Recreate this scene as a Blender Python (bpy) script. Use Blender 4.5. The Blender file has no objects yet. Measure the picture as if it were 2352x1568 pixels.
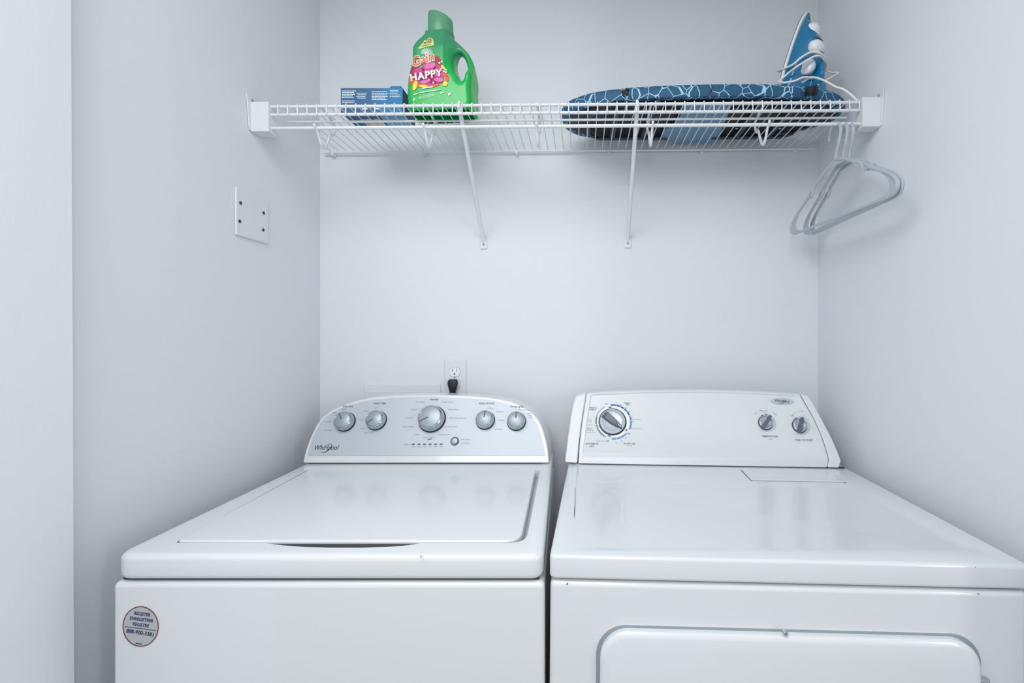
import bpy, bmesh, math, random
import numpy as np
from mathutils import Vector, Matrix
from mathutils.bvhtree import BVHTree

random.seed(7)
SC = bpy.context.scene
COL = SC.collection

# ------------------------------------------------------------------ camera, light, exposure
FPX, CX, CY, CAMZ = 1045.0, 1337.0, 768.0, 1.28      # focal length (px), principal point, eye height
cam_d = bpy.data.cameras.new('camera'); cam = bpy.data.objects.new('camera', cam_d); COL.objects.link(cam)
cam.location = (0, 0, CAMZ); cam.rotation_euler = (math.pi/2, 0, 0)
cam_d.sensor_fit = 'HORIZONTAL'; cam_d.sensor_width = 36.0; cam_d.lens = 36.0*FPX/2352
cam_d.shift_x = -(CX-1176)/2352; cam_d.shift_y = (CY-784)/2352
cam_d.clip_start = 0.02; cam_d.clip_end = 60
SC.camera = cam

W = bpy.data.worlds.new('soft_daylight'); SC.world = W; W.use_nodes = True
bgn = W.node_tree.nodes['Background']
bgn.inputs[0].default_value = (0.925, 0.965, 1.0, 1); bgn.inputs[1].default_value = 0.86

def area(name, loc, target, sx, sy, power, color):
    d = bpy.data.lights.new(name, 'AREA'); d.shape = 'RECTANGLE'; d.size = sx; d.size_y = sy
    d.energy = power; d.color = color
    o = bpy.data.objects.new(name, d); COL.objects.link(o); o.location = loc
    o.rotation_euler = (Vector(target)-Vector(loc)).to_track_quat('-Z', 'Y').to_euler()
    return o
area('camera_flash', (0.03, -0.08, 1.50), (0.0, 1.4, 1.15), 0.13, 0.09, 1.75, (0.97, 0.985, 1.0))
area('hall_ceiling_light', (-0.45, -0.15, 2.40), (-0.3, 0.45, 0.9), 1.2, 0.8, 22, (0.98, 0.99, 1.0))
area('hall_window_light', (2.03, -1.13, 1.45), (0.0, 1.0, 1.1), 0.26, 1.3, 9, (1.0, 0.985, 0.965))

SC.view_settings.view_transform = 'Standard'; SC.view_settings.look = 'None'
SC.view_settings.gamma = 1.0; SC.view_settings.use_curve_mapping = False
SC.view_settings.exposure = -0.19

# ------------------------------------------------------------------ materials
def lin(c):
    return tuple(((x/255)/12.92 if x/255 <= 0.04045 else ((x/255+0.055)/1.055)**2.4) for x in c)
def mat(name, rgb, rough=0.5, metal=0.0, coat=0.0, bump=0.0, bscale=200.0, spec=0.5, var=0.0, vscale=8.0):
    m = bpy.data.materials.new(name); m.use_nodes = True
    nt = m.node_tree; b = nt.nodes['Principled BSDF']
    c = lin(rgb)
    b.inputs['Base Color'].default_value = (*c, 1)
    b.inputs['Roughness'].default_value = rough; b.inputs['Metallic'].default_value = metal
    b.inputs['Coat Weight'].default_value = coat; b.inputs['Coat Roughness'].default_value = 0.08
    b.inputs['Specular IOR Level'].default_value = spec
    tc = nt.nodes.new('ShaderNodeTexCoord')
    n = nt.nodes.new('ShaderNodeTexNoise'); n.inputs['Scale'].default_value = vscale
    n.inputs['Detail'].default_value = 3
    nt.links.new(tc.outputs['Object'], n.inputs['Vector'])
    mx = nt.nodes.new('ShaderNodeMix'); mx.data_type = 'RGBA'
    mx.inputs[6].default_value = (*c, 1)
    mx.inputs[7].default_value = (*[min(1, x*(1-var)) for x in c], 1)
    nt.links.new(n.outputs['Fac'], mx.inputs[0]); nt.links.new(mx.outputs[2], b.inputs['Base Color'])
    if bump:
        n2 = nt.nodes.new('ShaderNodeTexNoise'); n2.inputs['Scale'].default_value = bscale
        n2.inputs['Detail'].default_value = 2
        nt.links.new(tc.outputs['Object'], n2.inputs['Vector'])
        bp = nt.nodes.new('ShaderNodeBump'); bp.inputs['Strength'].default_value = bump
        bp.inputs['Distance'].default_value = 0.001
        nt.links.new(n2.outputs['Fac'], bp.inputs['Height']); nt.links.new(bp.outputs[0], b.inputs['Normal'])
    return m
M = {}
M['wall'] = mat('painted_drywall', (222, 226, 231), 0.75, bump=0.35, bscale=110, var=0.02, vscale=2, spec=0.25)
M['plate'] = mat('switch_plate_plastic', (218, 223, 226), 0.4)
M['ceiling'] = mat('ceiling_paint', (235, 236, 238), 0.8, bump=0.3, bscale=90)
M['floor'] = mat('vinyl_floor', (178, 174, 168), 0.5, var=0.2, vscale=5)
M['enamel'] = mat('white_enamel', (219, 222, 225), 0.22, coat=0.5, var=0.01, spec=0.5)
M['enamel_d'] = mat('dryer_enamel', (217, 221, 224), 0.22, coat=0.5, var=0.01)
M['wplastic'] = mat('white_plastic', (221, 225, 228), 0.35, var=0.01)
M['facegrey'] = mat('silver_panel_film', (190, 197, 205), 0.42, metal=0.15, var=0.02)
M['dark_gap'] = mat('dark_seam_shade_and_screw', (60, 66, 72), 0.8)
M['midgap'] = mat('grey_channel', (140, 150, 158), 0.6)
M['chrome'] = mat('satin_chrome', (190, 198, 204), 0.16, metal=0.95)
M['knobface'] = mat('brushed_silver_disc', (162, 172, 178), 0.42, metal=0.5)
M['black'] = mat('black_rubber_and_recess_shade', (28, 32, 38), 0.45)
M['print'] = mat('grey_print', (92, 104, 114), 0.6)
M['printlt'] = mat('light_grey_print', (150, 160, 168), 0.6)
M['printdk'] = mat('dark_print', (40, 50, 62), 0.5)
M['navyprint'] = mat('navy_print', (44, 52, 112), 0.5)
M['bluearc'] = mat('blue_arc_print', (24, 88, 170), 0.5)
M['bluearc2'] = mat('light_blue_arc_print', (84, 138, 190), 0.5)
M['greenarc'] = mat('green_arc_print', (74, 140, 128), 0.5)
M['whiteprint'] = mat('white_print', (240, 240, 240), 0.5)
M['graphite'] = mat('graphite_grey_plastic', (92, 101, 112), 0.3)
M['silver'] = mat('silver_plastic', (196, 204, 212), 0.3, metal=0.2)
M['wire'] = mat('white_vinyl_coated_wire', (222, 226, 229), 0.35, var=0.03)
M['sticker'] = mat('silver_sticker', (196, 200, 200), 0.35, metal=0.4, var=0.12, vscale=30)
M['stred'] = mat('maroon_sticker_rim', (120, 52, 72), 0.4)
M['hanger'] = mat('grey_hanger_plastic', (178, 186, 193), 0.3, var=0.04)
M['green'] = mat('green_detergent_plastic', (6, 172, 70), 0.3, coat=0.2, var=0.08, vscale=10)
M['cap'] = mat('green_translucent_cap', (88, 156, 116), 0.35, var=0.08)
M['iblue'] = mat('blue_iron_plastic', (4, 116, 164), 0.2, coat=0.4, var=0.1, vscale=14)
M['iblue2'] = mat('deep_blue_iron_plastic', (18, 78, 128), 0.2, coat=0.4)
M['iwhite'] = mat('iron_white_plastic', (232, 233, 235), 0.3)
M['cord'] = mat('white_cord', (232, 228, 224), 0.45)
M['steel'] = mat('soleplate_steel', (120, 122, 126), 0.25, metal=1.0)
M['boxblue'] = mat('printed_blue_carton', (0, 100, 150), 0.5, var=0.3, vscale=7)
M['boxblue2'] = mat('teal_carton_side', (28, 88, 118), 0.5)
M['boxlight'] = mat('pale_blue_carton_print', (120, 178, 210), 0.5, var=0.2, vscale=30)
M['beige'] = mat('beige_carton_print', (206, 198, 170), 0.5)
M['under'] = mat('black_board_mesh', (30, 32, 34), 0.5, bump=0.8, bscale=500)
M['legblue'] = mat('pale_blue_steel', (112, 152, 180), 0.35, metal=0.1, var=0.05)
M['bframe'] = mat('dark_board_frame', (62, 72, 84), 0.35, metal=0.3)
M['orange'] = mat('orange_print', (226, 84, 40), 0.45)
M['yellow'] = mat('yellow_print', (244, 212, 60), 0.45)
M['lime'] = mat('pale_yellow_print', (206, 212, 120), 0.45)
M['magenta'] = mat('magenta_print', (206, 58, 140), 0.45, var=0.35, vscale=60)
M['pink'] = mat('pink_print', (232, 110, 178), 0.45, var=0.3, vscale=80)
M['crimson'] = mat('crimson_print', (176, 44, 70), 0.45, var=0.4, vscale=60)
M['darkgreen'] = mat('dark_green_print', (18, 100, 48), 0.45)
M['rust'] = mat('rust_scuff', (110, 80, 74), 0.8)

def door_mat():
    m = mat('embossed_white_door', (238, 241, 245), 0.45)
    nt = m.node_tree; b = nt.nodes['Principled BSDF']
    tc = nt.nodes.new('ShaderNodeTexCoord'); mp = nt.nodes.new('ShaderNodeMapping')
    mp.inputs['Scale'].default_value = (160, 160, 5)
    n = nt.nodes.new('ShaderNodeTexNoise'); n.inputs['Scale'].default_value = 1.0; n.inputs['Detail'].default_value = 4
    n.inputs['Distortion'].default_value = 0.8
    bp = nt.nodes.new('ShaderNodeBump'); bp.inputs['Strength'].default_value = 0.35; bp.inputs['Distance'].default_value = 0.0006
    nt.links.new(tc.outputs['Object'], mp.inputs[0]); nt.links.new(mp.outputs[0], n.inputs['Vector'])
    nt.links.new(n.outputs['Fac'], bp.inputs['Height']); nt.links.new(bp.outputs[0], b.inputs['Normal'])
    return m
M['door'] = door_mat()

def cover_mat():
    m = mat('lattice_print_cover', (44, 88, 130), 0.6)
    nt = m.node_tree; b = nt.nodes['Principled BSDF']
    tc = nt.nodes.new('ShaderNodeTexCoord')
    v = nt.nodes.new('ShaderNodeTexVoronoi'); v.feature = 'DISTANCE_TO_EDGE'; v.inputs['Scale'].default_value = 30
    v.inputs['Randomness'].default_value = 0.85
    nt.links.new(tc.outputs['Object'], v.inputs['Vector'])
    r = nt.nodes.new('ShaderNodeValToRGB'); r.color_ramp.elements[0].position = 0.016; r.color_ramp.elements[1].position = 0.030
    r.color_ramp.elements[0].color = (*lin((168, 208, 232)), 1); r.color_ramp.elements[1].color = (*lin((30, 84, 118)), 1)
    nt.links.new(v.outputs['Distance'], r.inputs[0]); nt.links.new(r.outputs[0], b.inputs['Base Color'])
    return m
M['cover'] = cover_mat()
def two_tone(m, axis, stops):
    nt = m.node_tree; b = nt.nodes['Principled BSDF']; tc = nt.nodes.new('ShaderNodeTexCoord'); sp = nt.nodes.new('ShaderNodeSeparateXYZ')
    r = nt.nodes.new('ShaderNodeValToRGB'); nt.links.new(tc.outputs['Object'], sp.inputs[0])
    mr = nt.nodes.new('ShaderNodeMapRange'); mr.inputs['From Min'].default_value = stops[0][0]; mr.inputs['From Max'].default_value = stops[1][0]
    nt.links.new(sp.outputs[axis], mr.inputs[0]); nt.links.new(mr.outputs[0], r.inputs[0])
    r.color_ramp.elements[0].color = (*lin(stops[0][1]), 1); r.color_ramp.elements[1].color = (*lin(stops[1][1]), 1)
    nt.links.new(r.outputs[0], b.inputs['Base Color'])
two_tone(M['green'], 2, ((0.105, (4, 172, 70)), (0.175, (50, 142, 98))))     # filled with detergent up to here; plain plastic above
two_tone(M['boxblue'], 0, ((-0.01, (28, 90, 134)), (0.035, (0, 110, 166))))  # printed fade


# ------------------------------------------------------------------ helpers
class MB:
    """collects vertices and faces"""
    def __init__(s): s.v = []; s.f = []
    def add(s, vs, fs):
        o = len(s.v); s.v += [tuple(v) for v in vs]; s.f += [tuple(i+o for i in f) for f in fs]; return s
    def box(s, x0, x1, y0, y1, z0, z1):
        return s.add([(x0,y0,z0),(x1,y0,z0),(x1,y1,z0),(x0,y1,z0),(x0,y0,z1),(x1,y0,z1),(x1,y1,z1),(x0,y1,z1)],
                     [(3,2,1,0),(4,5,6,7),(0,1,5,4),(1,2,6,5),(2,3,7,6),(3,0,4,7)])
    def loft(s, rings, cap=True):
        n = len(rings[0]); o = len(s.v)
        for r in rings: s.v += [tuple(p) for p in r]
        for k in range(len(rings)-1):
            a = o+k*n; b = a+n
            for i in range(n):
                j = (i+1) % n; s.f.append((a+i, a+j, b+j, b+i))
        if cap:
            s.f.append(tuple(o+i for i in reversed(range(n)))); e = o+(len(rings)-1)*n
            s.f.append(tuple(e+i for i in range(n)))
        return s
    def tube(s, pts, r, n=10, r2=None):
        pts = [Vector(p) for p in pts]
        rs = r if isinstance(r, (list, tuple)) else [r]*len(pts)
        rings = []; prev = None
        for i, p in enumerate(pts):
            t = (pts[min(i+1, len(pts)-1)]-pts[max(i-1, 0)]).normalized()
            if prev is None:
                a = Vector((0,0,1)) if abs(t.z) < 0.9 else Vector((1,0,0))
                u = t.cross(a).normalized()
            else:
                u = (prev - t*prev.dot(t)).normalized()
            prev = u; w = t.cross(u)
            rr = rs[i]
            rings.append([p+u*math.cos(2*math.pi*k/n)*rr+w*math.sin(2*math.pi*k/n)*rr for k in range(n)])
        return s.loft(rings)
    def lathe(s, C, n, prof, seg=40):
        """profile (radius, height) turned about axis n at C"""
        C = Vector(C); n = Vector(n).normalized()
        a = Vector((1,0,0)) if abs(n.x) < 0.9 else Vector((0,0,1))
        u = (a - n*a.dot(n)).normalized(); w = n.cross(u)
        rings = [[C+n*h+(u*math.cos(2*math.pi*k/seg)+w*math.sin(2*math.pi*k/seg))*r for k in range(seg)] for r, h in prof]
        return s.loft(rings)

class Frame:
    """a plane with its own axes; hit() finds where the line of sight through a pixel meets it"""
    def __init__(s, o, u, v, A=None):
        s.o = Vector(o); s.u = Vector(u).normalized(); s.v = Vector(v); s.v = (s.v - s.u*s.v.dot(s.u)).normalized()
        s.n = s.u.cross(s.v); s.Ai = (A.inverted() if A else Matrix.Identity(4))
    def hit(s, px, py, off=0.0):
        c = s.Ai @ Vector((0,0,CAMZ)); d = (s.Ai.to_3x3() @ Vector(((px-CX)/FPX, 1, -(py-CY)/FPX)))
        o = s.o + s.n*off
        t = (o-c).dot(s.n)/d.dot(s.n); p = c+d*t-o
        return p.dot(s.u), p.dot(s.v)
    def P(s, a, b, off=0.0): return s.o+s.u*a+s.v*b+s.n*off
    def pt(s, px, py, off=0.0): return s.P(*s.hit(px, py, off), off)

def make_mesh(name, mb, mat_, smooth=True):
    me = bpy.data.meshes.new(name)
    me.from_pydata([tuple(v) for v in mb.v], [], mb.f); me.materials.append(mat_)
    bm = bmesh.new(); bm.from_mesh(me); bmesh.ops.recalc_face_normals(bm, faces=bm.faces)
    if smooth:
        for f in bm.faces: f.smooth = True
        for e in bm.edges:
            if len(e.link_faces) == 2 and e.calc_face_angle(0) > math.radians(38): e.smooth = False
    bm.to_mesh(me); bm.free(); return me
ROOTINV = {}
def obj(name, mb, mat_, parent=None, bevel=0.0, segs=3, smooth=True, label=None, angle=30, keep=False):
    """one mesh object; coordinates are scene (or the parent's design) coordinates"""
    me = mb if isinstance(mb, bpy.types.Mesh) else make_mesh(name, mb, mat_, smooth)
    if isinstance(mb, bpy.types.Mesh) and not len(me.materials): me.materials.append(mat_)
    o = bpy.data.objects.new(name, me); COL.objects.link(o)
    root = parent
    while root is not None and root.parent is not None: root = root.parent
    if root is not None:
        me.transform(ROOTINV[root.name]); o.parent = parent
    else:
        # put the origin at the base centre
        bb = [Vector(c) for c in o.bound_box]
        c = Vector((sum(b.x for b in bb)/8, sum(b.y for b in bb)/8, min(b.z for b in bb)))
        if not keep: me.transform(Matrix.Translation(-c)); o.location = c
        ROOTINV[o.name] = Matrix.Translation(-c) if not keep else Matrix.Identity(4)
    if bevel:
        for p in me.polygons: p.use_smooth = True
        b = o.modifiers.new('bevel', 'BEVEL'); b.width = bevel; b.segments = segs; b.limit_method = 'ANGLE'
        b.angle_limit = math.radians(angle); b.harden_normals = True
    if label: o['label'] = label
    return o
def thing(name, label, cat, loc, A=None, group=None):
    o = bpy.data.objects.new(name, None); COL.objects.link(o); o.empty_display_size = 0.05
    T = Matrix.Translation(Vector(loc)); o.matrix_world = (A @ T) if A else T
    ROOTINV[o.name] = T.inverted()
    o['label'] = label; o['category'] = cat
    if group: o['group'] = group
    return o
def structure(name, mb, m, **k):
    o = obj(name, mb, m, **k); o['kind'] = 'structure'; return o
def prism(pts, d):
    """pts: list of Vectors (closed loop), d: extrusion Vector"""
    d = Vector(d); mb = MB(); mb.loft([[Vector(p) for p in pts], [Vector(p)+d for p in pts]]); return mb
def boolean_cut(mb, cutter_mb, mat_, bevel=0.0, segs=3):
    """mesh of mb minus cutter"""
    a = bpy.data.objects.new('a', make_mesh('a', mb, mat_)); COL.objects.link(a); cs = []
    if bevel:
        b = a.modifiers.new('b', 'BEVEL'); b.width = bevel; b.segments = segs; b.limit_method = 'ANGLE'
    for cm in (cutter_mb if isinstance(cutter_mb, list) else [cutter_mb]):
        c = bpy.data.objects.new('c', make_mesh('c', cm, mat_)); COL.objects.link(c); cs.append(c)
        mo = a.modifiers.new('x', 'BOOLEAN'); mo.object = c; mo.operation = 'DIFFERENCE'; mo.solver = 'EXACT'
    dg = bpy.context.evaluated_depsgraph_get(); me = bpy.data.meshes.new_from_object(a.evaluated_get(dg))
    bpy.data.objects.remove(a)
    for c in cs: bpy.data.objects.remove(c)
    bm = bmesh.new(); bm.from_mesh(me)
    for f in bm.faces: f.smooth = True
    for e in bm.edges: e.smooth = not (len(e.link_faces) == 2 and e.calc_face_angle(0) > math.radians(32))
    bm.to_mesh(me); bm.free()
    me.materials.clear(); me.materials.append(mat_)
    return me
def catmull(P, k=6, closed=False):
    P = [Vector(p) for p in P]; out = []; n = len(P)
    rng = range(n) if closed else range(n-1)
    for i in rng:
        g = (lambda j: P[j % n]) if closed else (lambda j: P[max(0, min(n-1, j))])
        p0, p1, p2, p3 = g(i-1), g(i), g(i+1), g(i+2)
        for s in range(k):
            t = s/k
            out.append(0.5*((2*p1)+(-p0+p2)*t+(2*p0-5*p1+4*p2-p3)*t*t+(-p0+3*p1-3*p2+p3)*t**3))
    if not closed: out.append(P[-1])
    return out
def round_poly(pts, r, n=6):
    """round the corners of a 2D/3D polygon; r a number or one per corner"""
    P = [Vector(p) for p in pts]; out = []
    rs = r if isinstance(r, (list, tuple)) else [r]*len(P)
    for i, p in enumerate(P):
        a = P[i-1]-p; b = P[(i+1) % len(P)]-p
        rr = min(rs[i], a.length*0.49, b.length*0.49)
        if rr < 1e-6:
            out.append(p); continue
        A_ = p+a.normalized()*rr; B_ = p+b.normalized()*rr
        for k in range(n+1):
            t = k/n; out.append((1-t)**2*A_+2*t*(1-t)*p+t*t*B_)
    return out

# --- flat print on a Frame
_font_cache = {}
def text_geo(s, bold=0.0, shear=0.0, spacing=1.0):
    key = (s, bold, shear, spacing)
    if key in _font_cache: return _font_cache[key]
    c = bpy.data.curves.new('t', 'FONT'); c.body = s; c.size = 1; c.offset = bold; c.shear = shear; c.resolution_u = 3
    c.space_character = spacing
    o = bpy.data.objects.new('t', c); COL.objects.link(o)
    dg = bpy.context.evaluated_depsgraph_get(); me = bpy.data.meshes.new_from_object(o.evaluated_get(dg))
    vs = [(v.co.x, v.co.y) for v in me.vertices]; fs = [tuple(p.vertices) for p in me.polygons]
    bpy.data.objects.remove(o); bpy.data.curves.remove(c); bpy.data.meshes.remove(me)
    _font_cache[key] = (vs, fs); return vs, fs
CAPH = None
def text_on(mb, F, s, L, R, h, off, bold=0.0, shear=0.0):
    """write s so that its baseline runs from pixel L to pixel R with capitals h pixels high"""
    global CAPH
    if CAPH is None: CAPH = max(v[1] for v in text_geo('H')[0])
    vs, fs = text_geo(s, bold, shear)
    x0 = min(v[0] for v in vs); x1 = max(v[0] for v in vs)
    a = Vector(F.hit(*L, off)); b = Vector(F.hit(*R, off)); m = ((L[0]+R[0])/2, (L[1]+R[1])/2)
    H = (Vector(F.hit(m[0], m[1]-h, off))-Vector(F.hit(m[0], m[1], off))).length
    d = b-a; L_ = d.length; d.normalize(); up = Vector((-d.y, d.x))
    out = []
    for x, y in vs:
        q = a + d*((x-x0)/(x1-x0)*L_) + up*(y/CAPH*H)
        out.append(F.P(q.x, q.y, off))
    mb.add(out, fs)
def arc_band(mb, F, c, r0, r1, a0, a1, off, n=None, ry=1.0):
    n = n or max(3, int(abs(a1-a0)/5)+1)
    vs = []; 
    for k in range(n+1):
        a = math.radians(a0+(a1-a0)*k/n)
        for r in (r0, r1): vs.append(F.P(c[0]+r*math.cos(a), c[1]+r*math.sin(a)*ry, off))
    mb.add(vs, [(2*k, 2*k+1, 2*k+3, 2*k+2) for k in range(n)])
def disc(mb, F, c, r, off, n=32, ry=1.0):
    mb.add([F.P(c[0]+r*math.cos(2*math.pi*k/n), c[1]+r*ry*math.sin(2*math.pi*k/n), off) for k in range(n)], [tuple(range(n))])
def poly_on(mb, F, pxs, off):
    mb.add([F.pt(x, y, off) for x, y in pxs], [tuple(range(len(pxs)))])

# --- distance-field solids (for moulded plastic)
def surfnet(f, lo, hi, h):
    ax = [np.arange(lo[i], hi[i]+h, h) for i in range(3)]
    X, Y, Z = np.meshgrid(*ax, indexing='ij'); V = f(X, Y, Z); S = V < 0
    n = [len(a)-1 for a in ax]
    acc = np.zeros((*n, 3)); cnt = np.zeros(n)
    def cor(A_, i, j, k): return A_[i:i+n[0], j:j+n[1], k:k+n[2]]
    cs = [(i, j, k) for i in (0,1) for j in (0,1) for k in (0,1)]
    for a in range(8):
        for b in range(a+1, 8):
            A_, B_ = cs[a], cs[b]
            if sum(abs(A_[t]-B_[t]) for t in range(3)) != 1: continue
            va, vb = cor(V, *A_), cor(V, *B_); m = (va < 0) != (vb < 0)
            den = np.where(m, va-vb, 1.0); t = np.where(m, va/den, 0)
            for c in range(3): acc[..., c] += np.where(m, A_[c]+t*(B_[c]-A_[c]), 0)
            cnt += m
    act = cnt > 0; idx = -np.ones(n, int); idx[act] = np.arange(act.sum())
    ii = np.argwhere(act); pos = acc[act]/cnt[act][:, None]+ii
    verts = np.array(lo)+pos*h
    faces = []
    for c in range(3):
        sl0 = [slice(1, n[t]) if t != c else slice(0, n[t]) for t in range(3)]
        sl1 = list(sl0); sl1[c] = slice(1, n[c]+1)
        s0, s1 = S[tuple(sl0)], S[tuple(sl1)]; w = np.argwhere(s0 != s1)
        o1, o2 = [t for t in range(3) if t != c]
        for q in w:
            p = q.copy(); 
            for t in (o1, o2): p[t] += 1
            def g(d1, d2):
                r = p.copy(); r[o1] -= d1; r[o2] -= d2; return idx[tuple(r)]
            faces.append((g(0,0), g(1,0), g(1,1), g(0,1)))
    mb = MB(); mb.add(verts.tolist(), [tuple(int(i) for i in f_) for f_ in faces]); return mb
def sdf_poly(px, py, poly):
    P = np.array(poly, float); d = np.full(px.shape, 1e9); inside = np.zeros(px.shape, bool)
    for i in range(len(P)):
        a, b = P[i-1], P[i]; e = b-a; wx, wy = px-a[0], py-a[1]
        t = np.clip((wx*e[0]+wy*e[1])/(e@e+1e-12), 0, 1)
        d = np.minimum(d, (wx-e[0]*t)**2+(wy-e[1]*t)**2)
        c = ((a[1] > py) != (b[1] > py))
        with np.errstate(divide='ignore', invalid='ignore'):
            xi = (b[0]-a[0])*(py-a[1])/(b[1]-a[1]+1e-12)+a[0]
        inside ^= c & (px < xi)
    d = np.sqrt(d); return np.where(inside, -d, d)
def poly2(pts, k=4):
    return [(p.x, p.y) for p in catmull([(x, y, 0) for x, y in pts], k, True)]

# ------------------------------------------------------------------ room
WL, WR, WB, WF, CEIL = -0.842, 0.758, 1.4615, 0.68, 2.44
structure('floor', MB().box(-3, 3, -3.2, WB+0.1, -0.05, 0), M['floor'])
structure('ceiling', MB().box(WL-0.1, WR+0.1, WF, WB+0.1, CEIL, CEIL+0.05), M['ceiling'])
structure('wall_back', MB().box(WL-0.1, WR+0.1, WB, WB+0.1, 0, CEIL), M['wall'])
structure('wall_left', MB().box(WL-0.1, WL, WF, WB, 0, CEIL), M['wall'])
structure('wall_right', MB().box(WR, WR+0.1, WF, WB, 0, CEIL), M['wall'])
structure('wall_front_left', MB().box(-2.4, WL, WF-0.115, WF, 0, CEIL), M['wall'])
structure('light_block_header', MB().box(WL, WR-0.03, WF-0.115, WF, 2.385, CEIL), M['wall'])  # unseen header, added to hold ceiling light off the upper back wall
structure('wall_front_right', MB().box(WR-0.03, 2.4, WF-0.115, WF, 0, CEIL), M['wall'])
# white door leaf standing open at the left of the opening (leans half a degree)
e0 = Vector((-0.805, 0.7208, 0)); dd_ = Vector((0.17, -0.985, 0)).normalized(); dn_ = Vector((-dd_.y, dd_.x, 0))   # leaf runs from the jamb towards the room
def dring(z, s0):
    a_ = e0+dd_*s0; return [(p.x, p.y, z) for p in (a_, a_+dd_*(0.36-s0), a_+dd_*(0.36-s0)-dn_*0.03, a_-dn_*0.03)]
structure('door_1', MB().loft([dring(0.012, -0.006), dring(2.03, 0.004)]), M['door'], bevel=0.0025)

# ------------------------------------------------------------------ washing machine
ZT = 0.923
washer = thing('washing_machine', 'white top-loading washing machine with silver control panel, left of the dryer', 'washing machine', (-0.415, 1.07, 0))
foot = [(-0.7635, 0.738), (-0.0605, 0.738), (-0.086, 1.40), (-0.767, 1.40)]
cab = MB().loft([[(x, y, 0.02) for x, y in foot], [(x, y, 0.8775) for x, y in foot]])
cabinet = obj('cabinet', cab, M['enamel'], washer, bevel=0.009, segs=4)
core = [(-0.754, 0.748), (-0.071, 0.748), (-0.094, 1.39), (-0.758, 1.39)]
obj('seam_shade_core', MB().loft([[(x, y, 0.865) for x, y in core], [(x, y, 0.89) for x, y in core]]), M['dark_gap'], washer)  # dark core, its colour stands for the shade inside the open seam
for fx in (-0.72, -0.11):
    for fy in (0.79, 1.34):
        obj('leveling_foot', MB().lathe((fx, fy, 0), (0,0,1), [(0.02,0),(0.022,0.008),(0.01,0.012),(0.008,0.03)], 16), M['black'], washer)
tf = [(-0.7615, 0.736), (-0.0622, 0.736), (-0.088, 1.40), (-0.768, 1.40)]
# vertical corners rounded, then bevelled deck with a well for the lid and a hand recess
ring = round_poly([(x, y, 0) for x, y in tf], [0.030, 0.024, 0.016, 0.016], 6)
deck = MB().loft([[(p.x, p.y, 0.8815) for p in ring], [(p.x, p.y, ZT) for p in ring]])
top = Frame((0, 0, ZT), (1,0,0), (0,1,0))
wl = [top.pt(399, 1247), top.pt(1208, 1247), top.pt(1241, 1079), top.pt(706, 1079)]
well = round_poly(wl, [0.012, 0.035, 0.006, 0.006], 6)
cut = prism([Vector((p.x, p.y, ZT-0.022)) for p in well], (0,0,0.05))
# lens-shaped hand recess in front of the lid
lens = [(612,1247.5),(650,1252.0),(700,1255.8),(760,1257.2),(830,1257.2),(890,1255.6),(930,1252.5),(966,1247.5),(966,1240),(612,1240)]
lp = [top.pt(x, y) for x, y in lens]
me2 = boolean_cut(deck, [cut, prism([Vector((p.x, p.y, ZT-0.036)) for p in lp], (0,0,0.06))], M['enamel'], bevel=0.010, segs=5)
tdeck = obj('top_deck', me2, M['enamel'], washer)
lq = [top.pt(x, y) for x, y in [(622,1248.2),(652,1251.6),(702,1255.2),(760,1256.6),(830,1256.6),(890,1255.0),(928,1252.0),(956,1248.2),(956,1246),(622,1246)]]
obj('hand_recess_shade', prism([Vector((p.x, p.y, ZT-0.030)) for p in lq], (0,0,0.0282)), M['black'], tdeck, label='black fill for the shade in the hand recess under the lid edge')  # black fill near the rim stands for the cavity's shade
ll = [top.pt(404, 1245.5), top.pt(1196, 1245.5), top.pt(1230, 1081), top.pt(709, 1081)]
lr = round_poly(ll, [0.010, 0.034, 0.006, 0.006], 6)
lid = MB().loft([[(p.x, p.y, ZT-0.017) for p in lr], [(p.x, p.y, ZT+0.0035) for p in lr]])
obj('lid', lid, M['enamel'], washer, bevel=0.007, segs=4)
# small scratch on the deck
sm = MB(); poly_on(sm, top, [(964,1280),(969,1274),(970,1275),(966,1281)], 0.0004); obj('scratch', sm, M['print'], tdeck, smooth=False, label='tiny dark scratch')
# scuffs in the lid groove
for q in ([(1231,1088),(1236,1082),(1235,1096),(1231,1100)], [(1204,1203),(1207,1200),(1205,1210),(1203,1212)], [(1199,1222),(1202,1220),(1201,1232),(1198,1236)]):
    sm = MB(); poly_on(sm, Frame((0,0,ZT-0.0215),(1,0,0),(0,1,0)), q, 0)
    obj('rust_mark', sm, M['rust'], tdeck, smooth=False, label='brown mark in the groove beside the lid')

# console: an arched box with a slanted front
WC = Frame((-0.415, 1.252, ZT), (1,0,0), (0, 0.092, 0.177))
outl = [(696,1063),(698,1050),(705,1025),(716,998),(732,968),(750,950),(775,936),(810,923),(855,913),(930,907.5),(1000,906.5),
        (1080,909),(1140,915),(1185,926),(1218,944),(1238,966),(1250,996),(1258,1030),(1261,1063)]
fr = [WC.pt(x, y) for x, y in outl]
fr = catmull(fr, 3)
rings = [fr, [Vector((p.x, 1.398, p.z)) for p in fr]]
con = obj('control_console', MB().loft(rings), M['enamel'], washer, bevel=0.007, segs=4, angle=50)
cxp, cyp = 980, 1000
inn = [(708,1046),(712,1026),(722,999),(737,970),(754,954),(779,940.5),(812,928.5),(856,918.5),(930,913),(1000,912),
       (1080,914.5),(1138,920.5),(1180,931.5),(1211,948.5),(1231,970),(1242,998),(1250,1030),(1252.5,1046)]
pn = catmull([WC.pt(x, y, 0.0006) for x, y in inn], 3)
face = obj('control_panel', MB().loft([pn, [p+WC.n*0.0012 for p in pn]]), M['facegrey'], con, smooth=False)
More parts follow.
